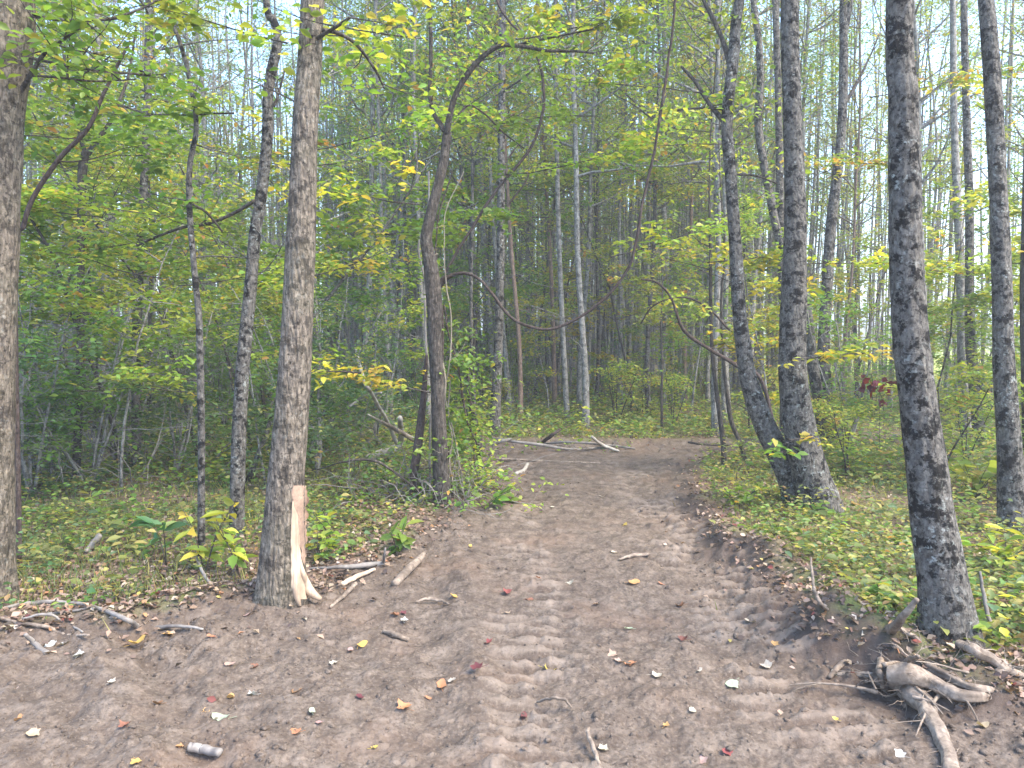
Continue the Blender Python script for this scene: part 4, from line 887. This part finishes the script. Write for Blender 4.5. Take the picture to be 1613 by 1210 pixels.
stick('pale grey branch on the brush line at the far edge of the trail', [(770, 690, 3, .1), (810, 697, 4, .1), (850, 702, 5, .05), (900, 709, 4, .02), (955, 706, 4, 0)], M_twig, side=[[(775, 703, 5, .0), (795, 695, 6, .1), (805, 693, 4, .12)], [(880, 697, 3, .05), (935, 700, 4, .04), (965, 708, 3, 0)]])
stick('second pale branch crossing the brush line past the trail end', [(860, 700, 3, .03), (905, 698, 4, .05), (960, 703, 4, .03), (1000, 708, 3, 0)], M_twig)
stick('dark forked stick poking up from the far brush line', [(852, 700, 5, 0), (868, 688, 6, .12), (882, 678, 5, .22)], M_vine)
stick('whitish broken stick angled up at the far edge of the trail', [(975, 712, 4, 0), (950, 703, 5, .06), (932, 690, 5, .18)], M_pale_twig)
stick('long thin root trailing across the far end of the trail', [(765, 723, 3, 0), (840, 727, 4, 0), (900, 730, 4, 0), (945, 731, 3, 0)], M_root)
stick('short bent pale stick at the left side of the far trail', [(812, 748, 6, 0), (825, 742, 6, .02), (831, 732, 5, .03)], M_pale_twig)
stick('long dark branch slanting down from behind the peeled tree to the vine-hung tree foot', [(500, 742, 2, .35), (545, 729, 3, .45), (585, 727, 4, .45), (615, 741, 4, .35), (645, 764, 4, .2), (672, 786, 3, .06), (690, 796, 3, 0)], M_bark_dark)
stick('broken pale splintered log in the brush left of the vine-hung tree', [(578, 724, 14, .05), (600, 716, 15, .1), (625, 706, 12, .15), (632, 690, 10, .3), (630, 660, 8, .6)], M_pale_twig, side=[[(580, 655, 3, .7), (610, 672, 6, .5), (655, 695, 6, .3)]])
stick('splintered brown branch above the broken log in the brush', [(600, 665, 4, .7), (630, 682, 7, .5), (660, 700, 6, .3)], M_root)
stick('arched pale dead branch in the left brush', [(145, 690, 3, .1), (150, 668, 4, .4), (165, 650, 4, .6), (190, 646, 4, .6), (215, 655, 3, .6)], M_twig)
stick('pale bent dead branch leaning in the brush right of the peeled tree', [(625, 700, 6, .25), (612, 670, 6, .5), (590, 630, 6, .9), (570, 590, 6, 1.2), (560, 550, 5, 1.3)], M_pale_twig, side=[[(600, 620, 5, .9), (570, 628, 5, .8), (550, 642, 4, .7)]])
stick('short grey stick among the left undergrowth weeds', [(135, 872, 8, 0), (145, 860, 9, .06), (158, 846, 9, .12)], M_twig)
stick('thin blue-grey twig bending down near the wavy stem foot', [(310, 880, 3, .1), (318, 902, 5, .05), (330, 920, 5, 0), (345, 930, 3, 0)], M_twig)
stick('grey twig standing in the weeds right of the largest trunk', [(1580, 1035, 5, 0), (1565, 1000, 6, .08), (1552, 955, 6, .2), (1543, 903, 4, .36)], M_twig)
stick('bent root rising beside the right edge of the trail', [(1321, 996, 9, 0), (1310, 975, 10, .03), (1290, 950, 7, .08), (1281, 925, 5, .16), (1277, 882, 3, .3)], M_root)
stick('dark branch lying on the verge at the far right of the trail bend', [(1085, 698, 4, .02), (1105, 701, 4, .03), (1150, 703, 3, 0)], M_bark_dark)

def brush(label, px, py, w, h, n, seed, lv, pal='green'):
    r = np.random.default_rng(seed); b = on_ground(px, py); t = empty('brush_tangle', b, label, 'brush'); g = Geo(); tw = []
    for i in range(n):
        a = r.uniform(0, 6.28); p = np.array([r.uniform(-w, w), r.uniform(-.5, .5) * w, 0]); d = np.array([math.cos(a), math.sin(a), r.uniform(.05, 1.6)])
        limb(g, r, p, d, r.uniform(.4, 1) * h * 1.5, r.uniform(.003, .008), 8, .42, -.12, 5, 2, tw)
    link('twigs', g.mesh('brush', M_twig if seed % 2 else M_bark_dark), t); g2 = Geo(); scatter_leaves(g2, r, tw, lv, .055, pal, .09, six=True); link('leaves', g2.mesh('brush_leaves', M_leaf, False), t)
brush('low grey brush heaped along the far edge of the trail, left part', 830, 708, .7, .2, 30, 17, 40)
brush('low grey brush heaped along the far edge of the trail, right part', 960, 708, .7, .16, 26, 19, 40)
brush('grey tangle of dead twigs at the left foot of the vine-hung tree', 640, 785, .45, .75, 34, 5, 320)
brush('dark tangle of fallen twigs between the peeled tree and the dead leaning stem', 590, 775, .5, .4, 22, 6, 60)
brush('matted dead vines and shoots around the front of the vine-hung tree foot', 690, 797, .3, .4, 30, 15, 240)
brush('leafy tangle of stems hugging the foot of the vine-hung tree, right side', 728, 772, .25, .75, 18, 7, 420, 'lime')
brush('tall thin tangle of bare stems behind the broken pale log', 590, 712, .8, 1.6, 26, 9, 160)
brush('bare scrubby tangle behind the slim wavy stem', 250, 745, .9, 1.6, 24, 11, 240, 'blue')
brush('bare scrubby tangle right of the left edge tree', 120, 770, .7, 1.5, 22, 13, 260, 'blue')

# ---- the uprooted roots at lower right: one thing with a part for each root
def uprooted():
    o = on_ground(1420, 1085); t = empty('uprooted_roots', o, 'tangle of torn brown tree roots on the churned soil below the largest right trunk', 'roots')
    def pt(a, b, dep): q = at(a, b, dep) - o; return q
    roots = [ # (px, py, width px, height above the soil)
     [(1434, 1088, 34, .05), (1450, 1105, 31, .04), (1466, 1130, 28, .02), (1480, 1155, 25, .01), (1492, 1180, 25, .0), (1499, 1216, 27, .0)],
     [(1402, 1062, 26, .06), (1430, 1062, 32, .09), (1465, 1073, 24, .08), (1493, 1088, 21, .06), (1525, 1097, 19, .05), (1558, 1101, 16, .02)],
     [(1425, 1044, 20, .08), (1450, 1042, 18, .10), (1480, 1058, 15, .10), (1508, 1073, 14, .08), (1540, 1082, 12, .07), (1576, 1090, 9, .04)],
     [(1355, 1056, 24, .02), (1378, 1028, 26, .06), (1398, 1002, 17, .12), (1420, 975, 12, .18), (1446, 945, 8, .24)],
     [(1572, 1092, 25, .0), (1573, 1068, 22, .05), (1578, 1044, 17, .10)],
     [(1512, 1015, 14, .03), (1535, 1026, 15, .05), (1560, 1036, 14, .04), (1590, 1055, 11, .02), (1620, 1068, 8, .01)],
     [(1306, 1066, 7, .0), (1325, 1046, 11, .02), (1345, 1036, 12, .03), (1368, 1036, 13, .05), (1395, 1050, 14, .06)],
     [(1375, 1022, 10, .06), (1384, 1002, 11, .09), (1393, 986, 9, .12)],
     [(1318, 1062, 6, .0), (1350, 1062, 9, .02), (1385, 1068, 13, .03), (1420, 1080, 16, .04)],
     [(1395, 1050, 9, .08), (1420, 1043, 8, .10), (1447, 1033, 5, .10)],
     [(1412, 988, 6, .02), (1440, 1005, 8, .02), (1468, 1028, 7, .01)],
     [(1388, 1040, 9, .08), (1386, 1062, 10, .06), (1393, 1086, 6, .01)],
     [(1575, 1040, 9, .05), (1595, 1055, 8, .03), (1622, 1075, 7, .0)],
     [(1430, 1068, 9, .09), (1420, 1088, 12, .05), (1433, 1106, 8, .02)]]
    def hp(a, b, h):
        p = on_ground(a, b); d = ray(a, b)
        for _ in range(4): t = (CAM_H - h - gz(p.x, p.y)) / -d.z; p = Vector((0, 0, CAM_H)) + d * t
        return p
    for i, pp in enumerate(roots):
        Q = []
        for a, b, w, h in pp:
            q = hp(a, b, h * 1.1 + .012); Q.append([q.x - o.x, q.y - o.y, q.z - o.z, w / F * q.y / 2])
        S = smooth_path(np.array(Q), 70); S[:, :3] += .012 * np.stack([fbm(np.arange(70) * .06, i, 0, 5 + c, 3) for c in range(3)], 1); g = Geo(); tube(g, S[:, :3], S[:, 3] * 1.02 * (1 + .10 * fbm(np.arange(len(S)) * .05, i * 3.3, 0, 9, 2)), 22, .40, 16, i * 3 + 1, grain=1.9)
        r = np.random.default_rng(i)
        for _ in range(11):
            k = r.integers(3, 69); limb(g, r, S[k, :3], r.normal(0, 1, 3) + np.array([0, 0, .1]), r.uniform(.04, .18), r.uniform(.0015, .004), 6, .5, -.2, 4, 1)
        link('root', g.mesh('root', M_root), t)
    r = np.random.default_rng(18)
    for i in range(24):
        g = Geo(); p = np.array(hp(r.uniform(1370, 1560), r.uniform(1035, 1100), r.uniform(.02, .09)) - o); a = r.uniform(0, 6.28)
        limb(g, r, p, np.array([math.cos(a), math.sin(a), r.uniform(-.1, .5)]), r.uniform(.12, .38), r.uniform(.003, .009), 8, (.35, .06)[i % 2], -.12, 7, 2); link('rootlet', g.mesh('rootlet', M_root), t)
    r = np.random.default_rng(8); g = Geo()
    u, v = np.meshgrid(np.linspace(0, 2 * np.pi, 28, endpoint=False), np.linspace(0, np.pi, 16)); n = np.stack([np.cos(u) * np.sin(v), np.sin(u) * np.sin(v), np.cos(v)], -1)
    q = hp(1410, 1068, .05) - o; rr = .075 * (1 + .45 * fbm(n[..., 0] * 3, n[..., 1] * 3, n[..., 2] * 3, 4, 4)); V = np.array(q) + n * rr[..., None] * np.array([1.5, 1, .8])
    i = np.arange(15)[:, None] * 28; j = np.arange(28)[None]; k = (j + 1) % 28; g.add(V.reshape(-1, 3), np.stack([i + j, i + 28 + j, i + 28 + k, i + k], -1).reshape(-1, 4), None, (1, .6, 0))
    me = g.mesh('root_crown', M_ground); a = me.attributes.new('pressed_shade', 'FLOAT', 'POINT'); a.data.foreach_set('value', np.full(len(me.vertices), .5, np.float32)); link('root_crown', me, t)
uprooted()

# ------------------------------------------------------------------ single fallen leaves on the dirt
LC = {'yellow': (.62, .42, .05), 'orange': (.55, .24, .08), 'peach': (.5, .33, .23), 'brown': (.30, .13, .055), 'red': (.33, .07, .06), 'dark red': (.17, .035, .035), 'pink': (.5, .29, .25), 'cream': (.52, .45, .35), 'white': (.52, .50, .46), 'pale green': (.42, .50, .33), 'tan': (.48, .33, .22)}
def fallen_leaf(px, py, colr, size, where, lobed=True):
    r = np.random.default_rng(int(px * 13 + py)); p = on_ground(px, py, .006); s = size / F * p.y / 2
    if lobed:
        a = np.linspace(0, 2 * np.pi, 20, endpoint=False); lob = 1 + .0 * a
        rad = s * (0.80 + .24 * np.abs(np.cos(a * 2.5)) ** 1.2 - .10 * (np.arange(20) % 2)) * r.uniform(.85, 1.12, 20)
    else:
        a = np.linspace(0, 2 * np.pi, 14, endpoint=False); rad = s * (.55 + .5 * np.abs(np.cos(a)) ** 1.5) * r.uniform(.93, 1.07, 14)
    m = len(a); x, y = rad * np.cos(a), rad * np.sin(a); cu = r.uniform(.25, .8); z = cu * (x ** 2) / s * .9 + r.uniform(0, .5) * np.abs(y) * .6 + r.normal(0, .06, m) * s
    inner = np.stack([x * .5, y * .5, z * .25], 1); V = np.vstack([[0, 0, 0], inner, np.stack([x, y, z], 1)])
    j = np.arange(m); k = (j + 1) % m
    g = Geo(); c = np.array(LC[colr]); c = c * .8 + .2 * c.mean() * np.array([1.05, 1, .9]); c = c * .85; cc = np.clip(np.vstack([c * .8, np.tile(c, (m, 1)) * r.uniform(.85, 1.0, (m, 1)), np.tile(c, (m, 1)) * r.uniform(.75, 1.15, (m, 1))]), 0, .85)
    g.add(V, np.stack([1 + j, 1 + m + j, 1 + m + k, 1 + k], 1), np.stack([np.zeros(m, int), 1 + j, 1 + k], 1), cc)
    st = np.array([[0, 0, 0], [-s * .8, .1 * s, s * .05], [-s * 1.7, .3 * s * r.normal(), s * .15]]); tube(g, smooth_path(st, 5), .0013, 4, cap=False, col=c * .7)
    o = link('fallen_leaf', g.mesh('fallen_leaf', M_dry), loc=p, label=where, category='leaf', group='single leaves on the dirt'); o.rotation_euler = (r.normal(0, .18), r.normal(0, .18), r.uniform(0, 6.28))
FL = [
 (216, 1015, 'yellow', 28, 'large bright yellow leaf on the litter edge at lower left'), (265, 1000, 'orange', 20, 'yellow-orange leaf right of the large bright yellow leaf'), (333, 1004, 'orange', 16, 'orange leaf where the left litter meets the dirt'),
 (348, 1133, 'pale green', 30, 'large pale green leaf lying on dirt at lower left'), (434, 987, 'pale green', 15, 'mint green leaf on the soil below the peeled tree'), (393, 968, 'pink', 20, 'salmon pink leaf left of the peeled tree foot'),
 (363, 1049, 'peach', 18, 'peach leaf in the left foreground dirt, above an orange one'), (401, 1053, 'brown', 15, 'brown leaf just right of the peach leaf on the left'), (363, 1101, 'orange', 18, 'flat orange oval leaf on the left dirt'),
 (325, 1121, 'orange', 12, 'tiny orange leaf above the large pale green leaf'), (248, 1111, 'brown', 18, 'brown curled leaf on the left foreground dirt'), (196, 1145, 'brown', 20, 'rusty leaf at lower left below the brown curled one'),
 (30, 1135, 'orange', 15, 'orange leaf nearest the bottom left corner'), (52, 1159, 'tan', 22, 'broad tan leaf by the bottom left corner'), (80, 1019, 'white', 20, 'whitish leaf beside the short weathered stick'),
 (101, 1016, 'white', 18, 'whitish leaf, right one of two beside the weathered stick'), (124, 1034, 'white', 18, 'white curled leaf with a dark underside, lower left'), (176, 1076, 'cream', 14, 'small cream leaf on the dirt below the litter'),
 (398, 1096, 'white', 18, 'white crumpled leaf in the rut left of centre'), (467, 1090, 'brown', 18, 'brown leaf below and right of the peeled tree'), (526, 1046, 'cream', 16, 'cream leaf on the dirt left of the yellow upright leaf'),
 (492, 1123, 'pale green', 16, 'faded green leaf in the lower left wheel rut'), (504, 1141, 'pink', 15, 'pinkish white leaf in the lower left wheel rut'), (465, 1154, 'orange', 22, 'long orange and white leaf near the bottom, left of centre'),
 (214, 1203, 'yellow', 18, 'yellow leaf cut by the bottom edge, left'), (283, 1178, 'orange', 13, 'orange leaf next to the grey cut log'), (570, 1017, 'yellow', 20, 'yellow leaf standing on edge left of the trail middle'),
 (552, 1026, 'pink', 14, 'pale pink leaf beside the upright yellow leaf'), (622, 970, 'brown', 16, 'brown leaf at the foot of the left bank'), (635, 968, 'dark red', 12, 'dark red leaf at the foot of the left bank'),
 (637, 979, 'white', 12, 'small white leaf at the foot of the left bank'), (714, 941, 'yellow', 14, 'small amber leaf on the trail near the curved twig'), (799, 934, 'red', 16, 'pinkish red leaf in the left machine track'),
 (834, 946, 'brown', 14, 'rust-brown leaf right of the pinkish red leaf'), (799, 967, 'peach', 12, 'small peach leaf in the left machine track'), (769, 1014, 'red', 16, 'round crimson leaf in the middle of the trail'),
 (751, 1053, 'dark red', 24, 'dark red curled leaf in the trail middle foreground'), (866, 1058, 'yellow', 24, 'golden yellow leaf in the centre foreground'), (712, 1074, 'cream', 18, 'cream leaf beside the two-part orange brown leaf'),
 (696, 1082, 'orange', 24, 'ragged orange-brown leaf beside the cream leaf'), (637, 1116, 'orange', 28, 'large orange-brown leaf left of the bottom centre'), (675, 1102, 'orange', 10, 'tiny orange leaf between two larger orange-brown leaves'),
 (567, 1100, 'dark red', 16, 'dark red leaf left of the large orange-brown one'), (825, 1131, 'dark red', 16, 'dark red leaf stuck in a tread print near the bottom'), (965, 1033, 'peach', 16, 'peach leaf, topmost of three together right of centre'),
 (976, 1044, 'pink', 18, 'pink leaf, middle one of three together right of centre'), (994, 1048, 'orange', 22, 'orange leaf, rightmost of three together right of centre'), (1036, 1066, 'cream', 20, 'cream leaf right of the three leaves together'),
 (990, 992, 'pale green', 14, 'pale green leaf in mid trail'), (940, 953, 'peach', 13, 'small peach leaf mid trail'), (897, 920, 'cream', 15, 'cream leaf between the machine tracks, further up'), (967, 872, 'cream', 12, 'cream leaf above the curved brown twig'),
 (999, 919, 'orange', 20, 'faded orange leaf below the curved brown twig'), (1042, 921, 'orange', 13, 'pale orange leaf right of the curved brown twig'), (1072, 956, 'brown', 16, 'brown leaf at centre right of the trail'),
 (1076, 1009, 'dark red', 16, 'dark curled leaf at centre right of the trail'), (1049, 1145, 'orange', 12, 'small orange leaf in the lower right dirt'), (848, 912, 'orange', 11, 'small orange leaf in the left machine track, far'),
 (821, 860, 'red', 9, 'tiny red leaf far up the left machine track'), (741, 862, 'yellow', 9, 'tiny yellow leaf at the far left of the trail'), (590, 1180, 'yellow', 14, 'mustard leaf near the bottom, left of centre'),
 (950, 1183, 'cream', 18, 'curled cream leaf beside the wiry root at the bottom'), (1182, 981, 'cream', 18, 'cream leaf near the right track'), (1153, 1080, 'pale green', 24, 'mint and yellow leaf on the right track'),
 (1207, 1051, 'cream', 20, 'cream leaf on a tread ridge of the right track'), (1101, 1058, 'cream', 13, 'small cream leaf left of the mint and yellow leaf'), (1091, 1121, 'cream', 15, 'cream leaf in the lower right foreground'),
 (1145, 1188, 'red', 20, 'scarlet leaf near the bottom, right of centre'), (1106, 1202, 'pink', 22, 'pink leaf cut by the bottom edge'), (1418, 1190, 'white', 18, 'whitish leaf left of the big front root'),
 (1548, 1146, 'tan', 20, 'tan leaf on soil right of the big front root'), (1265, 1019, 'dark red', 20, 'dark red leaf at the right trail bank'), (1319, 1012, 'yellow', 12, 'amber leaf on the right trail bank'),
 (1220, 1016, 'orange', 14, 'orange leaf below the right trail bank'), (1096, 848, 'orange', 11, 'orange leaf at the far right trail edge'), (1337, 922, 'orange', 13, 'orange leaf on the right verge soil'),
 (1316, 1135, 'yellow', 10, 'small yellow leaf on dark soil in front of the roots'), (1314, 1063, 'cream', 12, 'cream leaf at the tip of the uprooted roots'), (1592, 1111, 'white', 22, 'long whitish leaf at the right edge by the roots'),
 (1262, 835, 'cream', 12, 'cream leaf on the verge left of the stout trunk'), (870, 800, 'cream', 9, 'small cream leaf on the far half of the trail'), (948, 783, 'cream', 10, 'pale leaf at the centre of the far trail'), (985, 828, 'yellow', 9, 'tiny amber leaf on the far half of the trail')]
for (px, py, c, s, w) in FL: fallen_leaf(px, py, c, s, w, lobed=(int(px) % 3 != 0))

# the nearer woodland trees and bushes get a label that says which one, counted between landmarks
MARKS = [(-500, 'left edge tree'), (20, 'left edge tree'), (125, 'forked left sapling'), (222, 'mottled straight trunk'), (318, 'slim wavy stem'), (382, 'kinked thin tree'), (465, 'peeled tree'), (690, 'vine-hung tree'), (784, 'bark-shedding tree'), (1130, 'path-side sapling'), (1200, 'leaning right tree'), (1255, 'stout blotched trunk'), (1300, 'curved twin-top tree'), (1445, 'largest right trunk'), (1530, 'slim twin pair'), (1590, 'second right tree'), (2200, 'right edge tree')]
ORD = ['first', 'second', 'third', 'fourth', 'fifth', 'sixth', 'seventh', 'eighth', 'ninth', 'tenth', 'eleventh', 'twelfth', 'thirteenth', 'fourteenth', 'fifteenth', 'sixteenth']
buckets = {}
for (t, x, y, what, cat, lim) in NEAR:
    if y > lim: continue
    px = 806.5 + F * x / y; i = max(j for j in range(len(MARKS)) if MARKS[j][0] <= px)
    if not -30 < px < 1640: continue
    buckets.setdefault((what, i), []).append((px, t))
for (what, i), L in buckets.items():
    L.sort(key=lambda q: q[0]); a, b = MARKS[i][1], MARKS[i + 1][1]
    for k, (px, t) in enumerate(L):
        if k >= len(ORD): break
        near = 'near ' if 'trunk' in what else ''; first = (ORD[k] + ' ' + near) if len(L) > 1 else 'only ' + near
        where = 'just beside the ' + a if a == b else 'seen between ' + a + ' and ' + b
        t['label'] = (first + what + (' from left ' if len(L) > 1 else ' ') + where)
